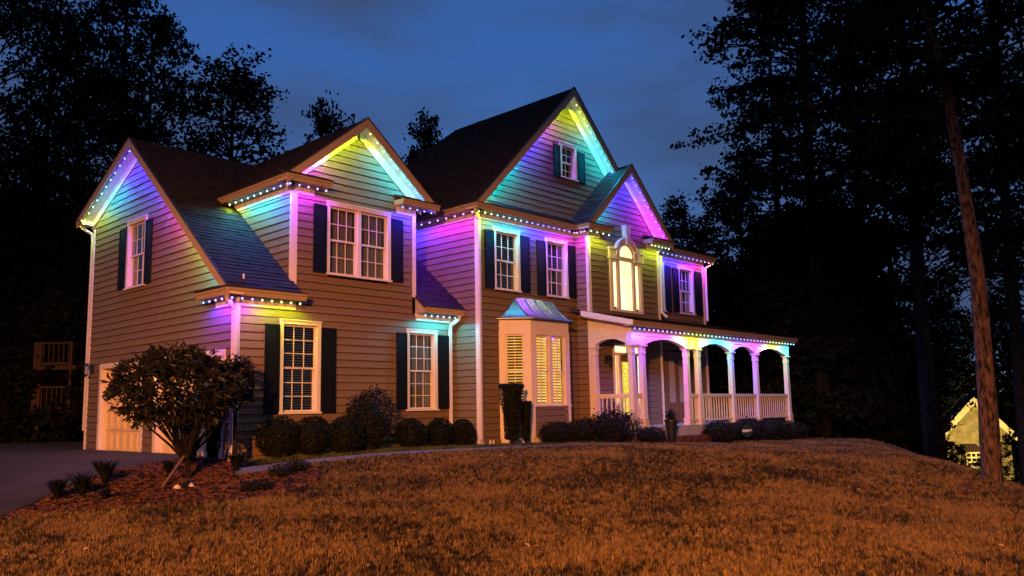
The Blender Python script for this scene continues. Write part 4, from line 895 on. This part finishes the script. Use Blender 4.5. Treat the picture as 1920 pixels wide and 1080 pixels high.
def shrub(loc, rx, ry, h, label, name='shrub', cat='shrub', m=M_LEAFM, n=2600, size=.05, loose=0.0, seedr=1, shape='ball', group=None):
    t = thing(name, label, cat, loc, group); r = np.random.default_rng(seedr); P = []
    lump = r.normal(size=(14, 3)); lump /= np.linalg.norm(lump, axis=1)[:, None]; amp = r.uniform(-.10, .12, 14) * (1 + 1.5 * loose)
    for i in range(n):
        q = r.normal(size=3); q /= np.linalg.norm(q)
        if shape == 'cone':        # clipped shape, wide at the top
            z = r.random(); a = r.random() * 6.283; w_ = (.45 + .55 * z ** .8) * (.72 + .30 * r.random() ** .6) * (1 + .06 * math.sin(a * 3 + z * 9))
            if r.random() < .28: w_ = 1.0 * math.sqrt(r.random()); z = 1 - r.random() * .06
            P.append((math.cos(a) * rx * w_, math.sin(a) * ry * w_, h * (.10 + .9 * z))); continue
        k = 1 + sum(amp[j] * max(0, float(q @ lump[j])) ** 6 for j in range(14)); k *= (.72 + .28 * r.random() ** .4) * (1 + loose * .25 * abs(r.normal()))
        P.append((q[0] * rx * k, q[1] * ry * k, max(.02, h * .5 + q[2] * h * .5 * k)))
    v, f = leaf_cloud(P, size, seedr, .55)
    o = bpy.data.objects.new('foliage', leaf_mesh('foliage', v, f, m)); reg(o, loc, t)
    sb = MB(); 
    for k in range(5): 
        a = r.random() * 6.28; sb.tube([(0, 0, -.05), (math.cos(a) * rx * .3, math.sin(a) * ry * .3, h * .4), (math.cos(a) * rx * .55, math.sin(a) * ry * .55, h * .8)], [.02, .012, .005], 5)
    sb.v = [(a + loc[0], b + loc[1], c + loc[2]) for a, b, c in sb.v]; sb.build('stem', M_BARKD, t)
    if shape != 'loose':          # dense inner twigs block the view through
        ib = MB(); 
        if shape == 'cone': ib.lathe(loc, [(rx * .28, .1 * h), (rx * .72, h * .95)], 10)
        else: ib.lathe(loc, [(rx * .45, .03), (rx * .72, h * .3), (rx * .68, h * .62), (rx * .3, h * .85)], 10)
        if shape != 'cone' and abs(ry - rx) > .02: ib.v = [(a, loc[1] + (b - loc[1]) * ry / rx, c) for a, b, c in ib.v]
        ib.build('inner_twigs', M_LEAFD, t)
    return t
r_ = np.random.default_rng(3); P = r_.normal(size=(500, 3)) * np.array([.06, .06, .08]) + np.array([0, 0, .60]); v, f = leaf_cloud(P, .05, 4)
o = bpy.data.objects.new('foliage', leaf_mesh('foliage', v, f, M_LEAFM)); reg(o, (10.62, -2.98, -.02), t)
def g3(x, y): return (x, y, gz(x, y))
shrub(g3(.85, -.28), .42, .34, .82, 'leftmost round clipped shrub in the foundation row', seedr=11, group='round clipped shrubs along the wing')
shrub(g3(1.50, -.45), .40, .34, .80, 'second round clipped shrub from the left, under the tall left window', seedr=12, group='round clipped shrubs along the wing')
shrub(g3(2.12, -.68), .38, .33, .78, 'third round clipped shrub from the left, before the loose tall one', seedr=13, group='round clipped shrubs along the wing')
shrub(g3(2.85, -.50), .46, .38, 1.16, 'tall loose shrub standing above the clipped row between two windows', seedr=14, loose=.45, m=M_LEAFR, n=3400, size=.06)
shrub(g3(4.02, -.48), .36, .34, .66, 'round clipped shrub just right of the tall loose shrub', seedr=15, group='round clipped shrubs along the wing')
shrub(g3(4.82, -.55), .32, .31, .66, 'clipped round shrub below the right lower window shutter', seedr=16, group='round clipped shrubs along the wing')
shrub(g3(5.36, -.72), .30, .30, .64, 'rightmost round clipped shrub beside the main downspout', seedr=17, group='round clipped shrubs along the wing')
shrub(g3(6.15, -1.56), .30, .28, 1.42, 'tall dark topiary clipped wider at the top in front of the bay window', 'topiary', 'topiary', seedr=18, shape='cone', n=4200)
shrub(g3(6.72, -1.48), .14, .14, 1.02, 'smaller dark topiary behind the tall one at the bay corner', 'topiary', 'topiary', seedr=19, shape='cone', n=2600)
shrub(g3(7.55, -1.78), .62, .34, .50, 'low wide dark shrub under the bay window', seedr=20, n=3000, loose=.4, m=M_LEAFR)
shrub(g3(8.35, -1.95), .55, .36, .58, 'low spreading shrub right of the bay window', seedr=26, n=3000, loose=.5, m=M_LEAFR)
shrub(g3(8.95, -2.35), .62, .42, .72, 'loose arching shrub at the left end of the porch', seedr=21, loose=.9, m=M_LEAFR, n=3600, size=.06)
shrub(g3(9.75, -2.95), .34, .26, .36, 'small low shrub at the foot of the porch corner', seedr=22, loose=.6, m=M_LEAFR, n=1500)
shrub(g3(13.25, -2.95), .66, .34, .58, 'low shrub behind the round yard sign', seedr=23, loose=.5, m=M_LEAFR, n=3200)
shrub(g3(14.7, -3.0), .70, .34, .66, 'low shrub in front of the third porch railing', seedr=24, loose=.5, m=M_LEAFR, n=3200)
shrub(g3(16.3, -3.05), .80, .36, .70, 'low dark shrub before the last railing bays', seedr=25, loose=.5, m=M_LEAFR, n=3200)
shrub(g3(17.8, -3.0), .55, .34, .55, 'rightmost low shrub under the end of the porch', seedr=27, loose=.5, m=M_LEAFR, n=2400)
shrub(g3(-.70, .25), .20, .20, 1.02, 'left topiary column between the garage doors and the small tree', 'topiary', 'topiary', seedr=28, shape='cone', n=2400)
shrub(g3(-.28, .18), .19, .19, 1.00, 'right topiary column near the house corner', 'topiary', 'topiary', seedr=29, shape='cone', n=2400)
def grass_plant(loc, h, n, label, seedr, m=M_LEAFM, spread=.9):
    t = thing('ornamental_grass', label, 'plant', loc); r = random.Random(seedr); mb = MB()
    for i in range(n):
        a = r.uniform(0, 6.283); hh = h * r.uniform(.6, 1.1); s = spread * hh * r.uniform(.2, 1); w_ = .009; dx, dy = math.cos(a), math.sin(a); px, py = -dy * w_, dx * w_; b = len(mb.v); x, y, z = loc
        for k, (q, zz, ww) in enumerate(((.03, 0, 1), (.35, .55, 1), (.75, .9, .7), (1, .85, .1))):
            mb.v += [(x + dx * s * q + px * ww, y + dy * s * q + py * ww, z + hh * zz), (x + dx * s * q - px * ww, y + dy * s * q - py * ww, z + hh * zz)]
        mb.f += [(b + 2 * k, b + 2 * k + 1, b + 2 * k + 3, b + 2 * k + 2) for k in range(3)]
    mb.build('blade_clump', m, t, fix=False); return t
grass_plant(g3(-2.42, -.30), .42, 220, 'tallest spiky grass clump nearest the garage drive', 1)
grass_plant(g3(-3.02, -.98), .38, 200, 'middle spiky grass clump of the three by the driveway', 2)
grass_plant(g3(-3.38, -1.0), .34, 180, 'leftmost spiky grass clump at the driveway edge', 3)
grass_plant(g3(-.42, -.98), .36, 220, 'dark grassy clump at the left end of the path', 4)
grass_plant(g3(-1.35, -.3), .26, 130, 'small grass clump behind the young tree trunk', 5)
grass_plant(g3(-2.9, -1.6), .20, 90, 'low tuft in the bark bed below the three grass clumps', 6)
shrub(g3(-1.02, -2.72), .24, .18, .16, 'low mat-forming plant in the middle of the bark bed', 'ground_plant', 'plant', seedr=31, n=700, size=.045, loose=.6, m=M_LEAFM)
shrub(g3(-.15, -2.05), .20, .16, .22, 'small twiggy plant near the right end of the bark bed', 'ground_plant', 'plant', seedr=32, n=500, size=.04, loose=.9, m=M_LEAFR)
shrub(g3(.28, -1.85), .22, .16, .20, 'twiggy low plant where the bed meets the path', 'ground_plant', 'plant', seedr=33, n=500, size=.04, loose=.9, m=M_LEAFR)
# yard sign
sx, sy = 13.42, -3.62; sz = gz(sx, sy)
t = thing('yard_sign', 'small round dark green security sign reading cove on a stake', 'sign', (sx, sy, sz)); fS = frame((sx, sy, sz), (.72, -.69, 0), (-.69, -.72, 0))
MB().fbox(fS, -.012, .012, -.012, .0, 0, .30).build('stake', M_BLACK, t)
k = 24; ds = MB(); M_SG = mat('sign_green', (.006, .024, .016), .5, .05); M_SW = mat('sign_white', (.85, .85, .80), .5, .02)
ds.prism([fS(.165 * math.cos(6.283 * i / k), .0, .36 + .165 * math.sin(6.283 * i / k)) for i in range(k)], [fS(.165 * math.cos(6.283 * i / k), .012, .36 + .165 * math.sin(6.283 * i / k)) for i in range(k)]); ds.build('disc', M_SG, t)
fc = bpy.data.curves.new('lettering', 'FONT'); fc.body = 'cove'; fc.size = .135; fc.align_x = 'CENTER'; fc.align_y = 'CENTER'; fc.extrude = .002; fc.offset = .004; fc.materials.append(M_SW)
ft = bpy.data.objects.new('lettering_curve', fc); C.objects.link(ft); bpy.context.view_layer.update(); fm = bpy.data.meshes.new_from_object(ft.evaluated_get(bpy.context.evaluated_depsgraph_get())); bpy.data.objects.remove(ft)
fo = bpy.data.objects.new('lettering', fm); C.objects.link(fo); pos = fS(0, .016, .37)
fo.matrix_world = Matrix.Translation(pos) @ Matrix(((.72, 0, -.69, 0), (-.69, 0, -.72, 0), (0, 1, 0, 0), (0, 0, 0, 1))); WORLD[fo.name] = fo.matrix_world.copy(); fo.parent = t; fo.matrix_parent_inverse = WORLD[t.name].inverted()
# bed stones, stake, path light
def stone(loc, s, label, seedr):
    r = np.random.default_rng(seedr); mb = MB(); mb.lathe(loc, [(s * .8, -.02), (s * 1.0, s * .5), (s * .75, s * 1.1), (s * .25, s * 1.45)], 9); mb.v = [(a + r.normal() * s * .07, b + r.normal() * s * .07, c) for a, b, c in mb.v]
    o = mb.build('stone', M_STONE, None, smooth=False); tag(o, label, 'stone'); return o
stone(g3(-1.80, -1.62), .062, 'pale rounded stone left of the bed spotlight', 1); stone(g3(-1.60, -1.66), .066, 'pale rounded stone right of the bed spotlight', 2)
t = thing('garden_spotlight', 'small dark garden spotlight between two pale stones', 'spotlight', g3(-1.69, -1.72)); q = g3(-1.69, -1.72)
MB().tube([q, (q[0], q[1], q[2] + .08)], .012, 6).build('stake', M_BLACK, t); MB().tube([(q[0] - .03, q[1] - .02, q[2] + .07), (q[0] + .05, q[1] + .04, q[2] + .13)], [.025, .035], 8).build('head', M_BLACK, t)
q = g3(-1.92, -1.30); p2 = g3(-1.32, -.92); o = MB().tube([(q[0], q[1], q[2] + .0), (p2[0], p2[1], p2[2] + .46)], .022, 6).build('tree_stake', M_WOODST); tag(o, 'slanting wooden stake leaning on the young tree', 'stake')
t = thing('uplight', 'small pale twin uplight on the ground by the main house corner', 'light fixture', (6.05, -.92, .02))
for dx in (0, .11): MB().lathe((6.05 + dx, -.95, gz(6.05, -.95) - .01), [(.055, 0), (.02, .15)], 4).build('housing', M_STONE, t)
q = g3(16.9, -4.75); o = MB().prism([(q[0] - .6, q[1] - .2, q[2]), (q[0] + .7, q[1] - .35, q[2] - .02), (q[0] + .7, q[1] + .1, q[2] - .02), (q[0] - .5, q[1] + .2, q[2])], [(q[0] - .6, q[1] - .2, q[2] + .05), (q[0] + .7, q[1] - .35, q[2] + .04), (q[0] + .7, q[1] + .1, q[2] + .04), (q[0] - .5, q[1] + .2, q[2] + .05)]).build('stepping_stone', M_STONE); tag(o, 'pale flat stepping stone at the far right edge of the lawn', 'stone')

t = thing('street_lamp', 'tall street lamp post across the road behind the photographer', 'street lamp', (-22.0, -22.6, -1.2))
MB().tube([(-22.0, -22.6, -1.2), (-22.0, -22.6, 4), (-22.0, -22.6, 7.3)], [.11, .09, .07], 10).build('post', M_BLACK, t); MB().tube([(-22.0, -22.6, 7.2), (-21.4, -22.1, 7.55), (-20.8, -21.6, 7.6)], .04, 8).build('arm', M_BLACK, t); MB().lathe((-20.8, -21.6, 7.35), [(.26, 0.0), (.24, .12), (.08, .22)], 14).build('lamp_shade', M_BLACK, t)
# ------------------------------------------------------------------ young tree with large leaves in the bed
def big_leaf_mesh(L_):
    v = [(0, 0, 0), (L_ * .3, L_ * .13, .01), (L_ * .65, L_ * .14, .0), (L_, 0, -.02), (L_ * .65, -L_ * .14, .0), (L_ * .3, -L_ * .13, .01), (L_ * .5, 0, -.012)]
    me = bpy.data.meshes.new('leaf'); me.from_pydata(v, [], [(0, 6, 1), (1, 6, 2), (2, 6, 3), (3, 6, 4), (4, 6, 5), (5, 6, 0)]); me.materials.append(M_LEAFT); return me
def ytree(loc, centre, rad, nwh, label, leaf_n_parts, seedr, trunk_h, fork, leafL=.135):
    t = thing('young_tree', label, 'tree', loc); r = np.random.default_rng(seedr); c = np.array(centre)
    mb = MB(); base = Vector(loc); fk = Vector(fork); mb.tube([base + Vector((0, 0, -.05)), base.lerp(fk, .5) + Vector((.01, 0, 0)), fk], [.055, .043, .04], 8)
    tips = []
    for i in range(nwh):
        q = r.normal(size=3); q /= np.linalg.norm(q); q[2] = q[2] if q[2] > -.85 else -q[2] * .5; k = (.55 + .45 * r.random() ** .5)
        tips.append(c + q * np.array(rad) * k)
    for i, tp in enumerate(tips):
        if i % 26 == 0:
            T_ = Vector(tp); T_.z = max(T_.z, fk.z + .35); md = fk.lerp(T_, .45) + Vector((r.normal() * .08, r.normal() * .08, -.10 + .08 * r.random())); st_ = fk + Vector((0, 0, r.uniform(-.16, .05)))
            mb.tube([st_, st_.lerp(md, .5) + Vector((r.normal() * .03, r.normal() * .03, 0)), md, T_], [.028, .021, .015, .005], 6, cap=False)
            for kk in range(3):
                t2 = Vector(tips[int(r.integers(0, len(tips)))]); e2 = md.lerp(t2, .5); mb.tube([md, md.lerp(e2, .5) + Vector((r.normal() * .04, r.normal() * .04, .02)), e2], [.011, .008, .003], 4, cap=False)
    mb.build('trunk', M_BARKD, t)
    mats_ = []
    for tp in tips:
        out_ = tp - c; out_ /= np.linalg.norm(out_) + 1e-9
        for k in range(8):
            d_ = r.normal(size=3) * .75 + out_ * .8 + np.array([0, 0, .15]); d_ /= np.linalg.norm(d_); mats_.append((tp + r.normal(size=3) * .03, d_))
    cen = EYE; key = [((Vector(p) - cen).length + r.random() * .25, i) for i, (p, d_) in enumerate(mats_)]; key.sort(); first = set(i for _, i in key[:leaf_n_parts])
    proto = big_leaf_mesh(leafL); V = np.array([v.co for v in proto.vertices]); Fc = [tuple(p.vertices) for p in proto.polygons]; allv = []; allf = []
    for i, (p, d_) in enumerate(mats_):
        d_ = Vector(d_); rot = d_.to_track_quat('X', 'Z').to_matrix() @ Matrix.Rotation(r.normal() * .8, 3, 'X'); s = r.uniform(.7, 1.25)
        if i in first:
            o = bpy.data.objects.new('leaf', proto); C.objects.link(o); o.matrix_world = Matrix.Translation(Vector(p)) @ rot.to_4x4() @ Matrix.Scale(s, 4); WORLD[o.name] = o.matrix_world.copy(); o.parent = t; o.matrix_parent_inverse = WORLD[t.name].inverted()
        else:
            R3 = np.array(rot) * s; b = len(allv); allv += [tuple(x) for x in (V @ R3.T + p)]; allf += [tuple(k + b for k in f_) for f_ in Fc]
    me = bpy.data.meshes.new('crown'); me.from_pydata(allv, [], allf); me.materials.append(M_LEAFT); o = bpy.data.objects.new('crown', me); reg(o, (0, 0, 0), t); o['kind'] = 'stuff'
    return t
ytree(g3(-1.30, -.95), (-1.47, -.78, 1.26), (1.10, 1.10, .70), 640, 'young round-headed tree with large dark leaves in the bark bed', 290, 5, .5, (-1.33, -.93, .18))
ytree(g3(-.33, -.72), (-.30, -.72, 1.42), (.30, .30, .40), 120, 'small standard tree on a thin stem left of the clipped shrubs', 0, 6, .5, (-.33, -.72, .9), .12)

# ------------------------------------------------------------------ woodland
def tree_mesh(seedr, H, base, prof, ncl, lpc, clr, leaf, trunk_r, kind='broad', droop=0.0):
    r = np.random.default_rng(seedr); P = []; mb = MB(); lean = r.normal(size=2) * .012 * H
    trunk = lambda z: Vector((lean[0] * (z / H) ** 2, lean[1] * (z / H) ** 2, z))
    zs_ = np.linspace(-.6, H * .96, 9); mb.tube([trunk(max(z, 0)) + Vector((0, 0, min(z, 0))) for z in zs_], [trunk_r * (1 - .88 * max(z, 0) / H) for z in zs_], 8)
    for i in range(ncl):
        hz = base + (1 - base) * ((i + r.random()) / ncl); a = r.random() * 6.283; R_ = prof((hz - base) / (1 - base)) * H * (.35 + .65 * r.random() ** .6) * r.uniform(.75, 1.15)
        c = np.array([math.cos(a) * R_, math.sin(a) * R_, hz * H - droop * R_ + (r.normal() * .02 * H)]); tr = trunk(hz * H); c[0] += tr.x; c[1] += tr.y
        z0 = max(base * H * .8, hz * H - R_ * (.55 if kind == 'broad' else .12)); s = trunk(z0)
        m_ = s.lerp(Vector(c), .5) + Vector((r.normal() * .1, r.normal() * .1, R_ * .04)); mb.tube([s, m_, Vector(c)], [max(.03, trunk_r * .28 * (1 - hz * .6)), .04, .015], 4, cap=False)
        nsub = 5
        for k in range(nsub):
            q = r.normal(size=3); q /= np.linalg.norm(q); sc_ = clr * r.uniform(.5, 1.1); flat = .45 if kind == 'pine' else .8
            sub = c + q * np.array([1, 1, flat]) * clr * r.uniform(.4, 1.3); n = lpc // nsub; P.append(sub + np.clip(r.normal(size=(n, 3)), -2, 2) * sc_ * .36 * np.array([1, 1, flat]))
    v, f = leaf_cloud(np.concatenate(P), leaf, seedr + 1, .62)
    tm = bpy.data.meshes.new('trunk'); tm.from_pydata(mb.v, [], mb.f); tm.materials.append(M_BARKD); tm.shade_smooth()
    return tm, leaf_mesh('crown', v, f, M_LEAFD), H
rnd = lambda t: .30 * math.sqrt(max(.02, 1 - (2 * t - .85) ** 2 / 1.4)) if t < .99 else .04
PB_ = [tree_mesh(1, 20, .22, lambda t: .21 * math.sin(math.pi * min(1, .18 + t * .80)) ** .7, 115, 120, .95, .23, .32),
       tree_mesh(2, 20, .18, lambda t: .17 * math.sin(math.pi * min(1, .15 + t * .83)) ** .7, 105, 115, .85, .23, .28),
       tree_mesh(3, 12, .12, lambda t: .22 * math.sin(math.pi * min(1, .2 + t * .78)) ** .7, 90, 150, .6, .18, .2)]
PP = [tree_mesh(5, 24, .38, lambda t: .23 * (1 - .55 * t) * (.6 + .4 * math.sin(t * 21) ** 2), 120, 135, .8, .20, .30, 'pine', .02),
      tree_mesh(6, 22, .34, lambda t: .20 * (1 - .5 * t) * (.6 + .4 * math.sin(t * 17) ** 2), 110, 135, .8, .20, .26, 'pine', .02)]
PE = [tree_mesh(8, 9, .02, lambda t: .30 * (1 - t) ** .55 + .02, 150, 150, .55, .20, .18), tree_mesh(9, 9, .02, lambda t: .26 * (1 - t) ** .6 + .03, 150, 150, .55, .20, .18)]
def tree(proto, d, l, h, label, name, group, rz=0.0, wide=1.0):
    tm, cm_, H = proto; x, y = xy(d, l); loc = (x, y, gz(x, y) - .1); t = thing(name, label, 'tree', loc, group); s = h / H
    for nm, me in (('trunk', tm), ('crown', cm_)):
        o = bpy.data.objects.new(nm, me); C.objects.link(o); WORLD[o.name] = Matrix.Translation(loc); o.parent = t; o.location = (0, 0, 0); o.scale = (s * wide, s * wide, s); o.rotation_euler = (0, 0, rz)
    return t
U = lambda u, d: (d, (u - 918.4) / 1541.9 * d)
wl_ = 'woodland trees behind the house'
spec = [ # proto, u, d, height
 (PB_[0], -60, 38, 24, 'tall dark broadleaf tree at the far left edge of the picture'), (PB_[1], 60, 42, 25, 'tall broadleaf tree second from the left edge'), (PB_[0], 205, 44, 27, 'tallest dark tree rising behind the left garage gable'),
 (PB_[1], 262, 40, 22, 'tall tree just right of the tallest one, over the left gable'), (PB_[1], 418, 40, 19.3, 'upright tree with open crown between the left gable and the sky'), (PB_[2], 620, 40, 17.0, 'treetop showing over the ridge of the middle gable'),
 (PB_[2], 818, 44, 17.5, 'small treetop peeking over the big dark roof'), (PB_[2], 505, 38, 11.8, 'low treetop to the right of the open-crowned tree'), (PB_[0], 130, 36, 17, 'mid-height tree filling the dark left background'),
 (PB_[2], 1310, 44, 13.2, 'bushy tree right of the porch roof against the sky'), (PB_[2], 1400, 42, 13.6, 'bushy tree between the porch and the first tall pine'), (PB_[2], 1270, 48, 11.0, 'low tree just above the far right eave'),
 (PB_[1], 1680, 46, 20, 'broadleaf tree with sky gaps behind the tall pines'), (PB_[0], 1735, 48, 23, 'broad dark tree behind the leaning pine'), (PB_[1], 1985, 36, 19, 'broadleaf tree at the right edge of the picture'), (PB_[0], 2080, 32, 20, 'tree cut off by the right edge of the picture'),
 (PB_[2], 1500, 48, 12, 'low tree at the foot of the tall pines'), (PB_[2], 1610, 50, 12.5, 'low dark tree between the two pine trunks'), (PB_[2], 1750, 80, 17, 'low tree over the neighbouring gabled house'), (PB_[2], 1860, 84, 18, 'low tree right of the neighbouring house')]
for i, (pr_, u, d, h, lab) in enumerate(spec): tree(pr_, *U(u, d), h, lab, 'broadleaf_tree', wl_, i * 1.7, 1.25 if i == 4 else .7 if i in (5, 6) else 1.0 if i > 3 else .85)
for i, (k, u, d, h, lab) in enumerate([(0, 1535, 30, 24, 'tall pine with the leftmost straight trunk right of the porch'), (1, 1625, 33, 24.5, 'tall pine just right of the leftmost pine'), (1, 1470, 36, 21, 'pine with ragged branches closest to the open sky'), (0, 1730, 28, 23, 'tall pine behind the leaning foreground pine'), (1, 1905, 26, 21, 'tall pine near the right edge')]):
    tree(PP[k], *U(u, d), h, lab, 'pine_tree', 'tall pines right of the house', 1.1 + i * 2.1)
for i, (u, d, h, lab) in enumerate([(-90, 33, 9, 'leftmost dark evergreen beyond the driveway'), (10, 34, 10.5, 'second dark evergreen beyond the driveway'), (95, 37, 11, 'dark evergreen behind the distant deck'), (165, 32, 9.5, 'dark evergreen against the garage corner'),
        (1500, 31, 8.5, 'dark evergreen directly right of the porch end'), (1560, 33, 9.5, 'dark evergreen under the leftmost pine'), (1600, 36, 10.0, 'dark conical evergreen in the middle of the right background'), (1560, 35, 9.0, 'dark evergreen left of the neighbouring house'), (1650, 44, 8.5, 'dark evergreen just behind the lawn crest'),
        (1500, 44, 11.5, 'evergreen filling the gap behind the porch end'), (1420, 42, 9.5, 'evergreen seen through the last porch arch'), (1360, 40, 8, 'evergreen seen through the middle porch arch')]):
    tree(PE[i % 2], *U(u, d), h, lab, 'evergreen_tree', 'dark evergreens round the house', i * 1.3, 1.15)
# background wood far behind, one mass
fr_v = []; fr_f = []; rr = np.random.default_rng(77); P = []
for u in np.linspace(-500, 2500, 150):
    d = 62 + rr.random() * 14; l = (u - 918.4) / 1541.9 * d; x, y = xy(d, l); zz = gz(x, y); hh = rr.uniform(7, 11)
    P.append(rr.normal(size=(260, 3)) * np.array([1.5, 1.5, hh * .32]) + np.array([x, y, zz + hh * .45]))
v, f = leaf_cloud(np.concatenate(P), .7, 78, .7); o = bpy.data.objects.new('distant_wood', leaf_mesh('distant_wood', v, f, M_LEAFD)); reg(o); tag(o, 'low dark wood far behind the house and yard', 'wood', kind='stuff')

# leaning foreground pine
t = thing('leaning_pine', 'large pine with a leaning orange-lit trunk at the right of the lawn', 'tree', (9.115, -10.5, gz(9.115, -10.5)))
mb = MB(); b0 = gz(9.115, -10.5); pa = [(9.115, -10.5, b0 - .2), (9.10, -10.5, b0 + .35), (9.02, -10.56, 1.2), (8.92, -10.60, 3.2), (8.80, -10.52, 5.2), (8.66, -10.42, 6.9), (8.42, -10.2, 8.6), (8.35, -10.1, 11)]
sub = []; 
for a, b in zip(pa, pa[1:]):
    for k in range(4): sub.append(Vector(a).lerp(Vector(b), k / 4) + Vector((random.uniform(-.008, .008), random.uniform(-.008, .008), 0)))
rs = [max(.05, .165 - .095 * min(1, (p.z + .6) / 9)) * random.uniform(.97, 1.03) for p in sub]; rs[0] *= 1.25; rs[1] *= 1.15; mb.tube(sub, rs, 22)
for i_, v_ in enumerate(mb.v):
    c_ = sub[i_ // 22]; k_ = 1 + random.uniform(-.05, .07); mb.v[i_] = (c_.x + (v_[0] - c_.x) * k_, c_.y + (v_[1] - c_.y) * k_, v_[2])
mb.build('trunk', M_BARK, t, smooth=True)
rr = np.random.default_rng(12); P = []; lb = MB()
for i in range(80):
    z = 6.1 + rr.random() * 5; a = rr.random() * 6.283; R_ = .5 + 2.0 * rr.random(); c = np.array([8.5 + math.cos(a) * R_, -10.3 + math.sin(a) * R_, z + .3 * rr.normal()])
    lb.tube([(8.5, -10.3, z - .2), ((8.5 + c[0]) / 2, (-10.3 + c[1]) / 2, z + .05), tuple(c)], [.04, .025, .01], 5, cap=False)
    for k in range(4): P.append(c + rr.normal(size=3) * np.array([.35, .35, .15]) + rr.normal(size=(36, 3)) * np.array([.17, .17, .10]))
lb.build('branch', M_BARKD, t); v, f = leaf_cloud(np.concatenate(P), .15, 13, .45); o = bpy.data.objects.new('crown', leaf_mesh('crown', v, f, M_LEAFD)); reg(o, (0, 0, 0), t)

# ------------------------------------------------------------------ neighbours
M_NT = mat('neighbour_trim', (.80, .72, .50), .6, .1, 3.0)
M_NW = mat('neighbour_wall', (.30, .26, .15), .7, .35, 2.0); M_NR = mat('neighbour_roof', (.06, .035, .035), .8, .2)
nx, ny = xy(*U(1808, 58)); nzz = -4.6; dv = Vector((FWX, FWY, 0)); rv = Vector((RTX, RTY, 0))
fN = frame((nx, ny, nzz), rv, -dv)
nh = thing('neighbour_house', 'distant pale gabled house lit yellow beyond the lawn crest', 'house', (nx, ny, nzz))
MB().prism([fN(-1.9, 0, 0), fN(2.6, 0, 0), fN(2.6, 0, 3.2), fN(0, 0, 5.5), fN(-1.9, 0, 3.7)], [fN(-1.9, -6, 0), fN(2.6, -6, 0), fN(2.6, -6, 3.2), fN(0, -6, 5.5), fN(-1.9, -6, 3.7)]).build('wall', M_NW, nh)
for q, zq in ((-2.2, 3.45), (3.1, 2.8)):
    MB().prism([fN(0, .4, 5.75), fN(0, .4, 5.6), fN(q, .4, zq), fN(q, .4, zq + .15)], [fN(0, -6.3, 5.75), fN(0, -6.3, 5.6), fN(q, -6.3, zq), fN(q, -6.3, zq + .15)]).build('roof', M_NR, nh)
    MB().prism([fN(0, .46, 5.74), fN(0, .46, 5.15), fN(q * .97, .46, zq - .35), fN(q * .97, .46, zq + .14)], [fN(0, .35, 5.74), fN(0, .35, 5.15), fN(q * .97, .35, zq - .35), fN(q * .97, .35, zq + .14)]).build('gable_trim', M_NT, nh)
nw = MB().fbox(fN, -.9, .2, .0, .5, .9, 2.0).build('dormer', M_NT, nh); MB().prism([fN(-1.0, .6, 2.0), fN(.3, .6, 2.0), fN(.1, .05, 2.5), fN(-.8, .05, 2.5)], [fN(-1.0, .6, 1.95), fN(.3, .6, 1.95), fN(.1, .0, 2.45), fN(-.8, .0, 2.45)]).build('dormer_roof', M_NR, nh)
for i in range(3):
    for j in range(3): MB().fbox(fN, -.82 + i * .33, -.58 + i * .33, .5, .52, 1.0 + j * .32, 1.22 + j * .32).build('window_pane', M_DARK, nh)
nl = bpy.data.lights.new('yard_flood', 'POINT'); nl.energy = 3200; nl.color = (1, .66, .16); nl.shadow_soft_size = .15; lo = bpy.data.objects.new('yard_flood', nl); reg(lo, tuple(fN(.0, 6.5, 1.6)))
fl = thing('flood_lamp', 'garden flood lamp on a post in front of the distant yellow-lit house', 'lamp', tuple(fN(.5, 6.6, -.5)))
q = fN(.5, 6.7, 0); MB().tube([(q.x, q.y, q.z - 1.0), (q.x, q.y, q.z + .95)], .05, 6).build('post', M_BLACK, fl); MB().lathe((q.x, q.y, q.z + .95), [(.12, 0), (.2, .04), (.2, .06)], 8).build('head', M_BLACK, fl)
for i, (u, d, h, lab) in enumerate([(1772, 50, 3.5, 'shrubby tree silhouetted before the left slope of the neighbouring house'), (1885, 48, 4.4, 'shrubby tree silhouetted before the right side of the neighbouring house'), (1818, 51, 3.0, 'small tree before the middle of the neighbouring house')]):
    x, y = xy(*U(u, d)); t = tree(PB_[2], *U(u, d), h, lab, 'small_tree', 'small trees before the neighbouring house', i * 2.0, 1.3)
# distant deck at left
dk = thing('timber_deck', 'distant two-level timber deck with railings left of the garage', 'deck', (2.2, 17.98, 0)); fK = frame((2.2, 17.98, 0), (.70, -.71, 0), (-.71, -.70, 0)); M_DK = mat('deck_wood', (.06, .032, .016), .8, .15)
for zt in (3.48, 1.88):
    r1 = part_empty('railing', dk); MB().fbox(fK, 0, 1.0, -.03, .03, zt - .06, zt).build('top_rail', M_DK, r1); MB().fbox(fK, 0, 1.0, -.03, .03, zt - .82, zt - .74).build('bottom_rail', M_DK, r1)
    for i in range(6): MB().fbox(fK, .02 + i * .18, .05 + i * .18, -.02, .02, zt - .74, zt - .06).build('baluster', M_DK, r1)
    MB().fbox(fK, -.1, 1.2, -2.0, .0, zt - 1.0, zt - .85).build('floor', M_DK, dk)
MB().fbox(fK, -.12, -.02, -.05, .05, -.8, 3.5).build('post', M_DK, dk); MB().fbox(fK, 1.0, 1.08, -.05, .05, -.8, 3.5).build('post', M_DK, dk); MB().fbox(fK, -.45, -.12, -2, -.2, .9, 3.5).build('side_wall', M_DK, dk)
print('objects', len(bpy.data.objects))
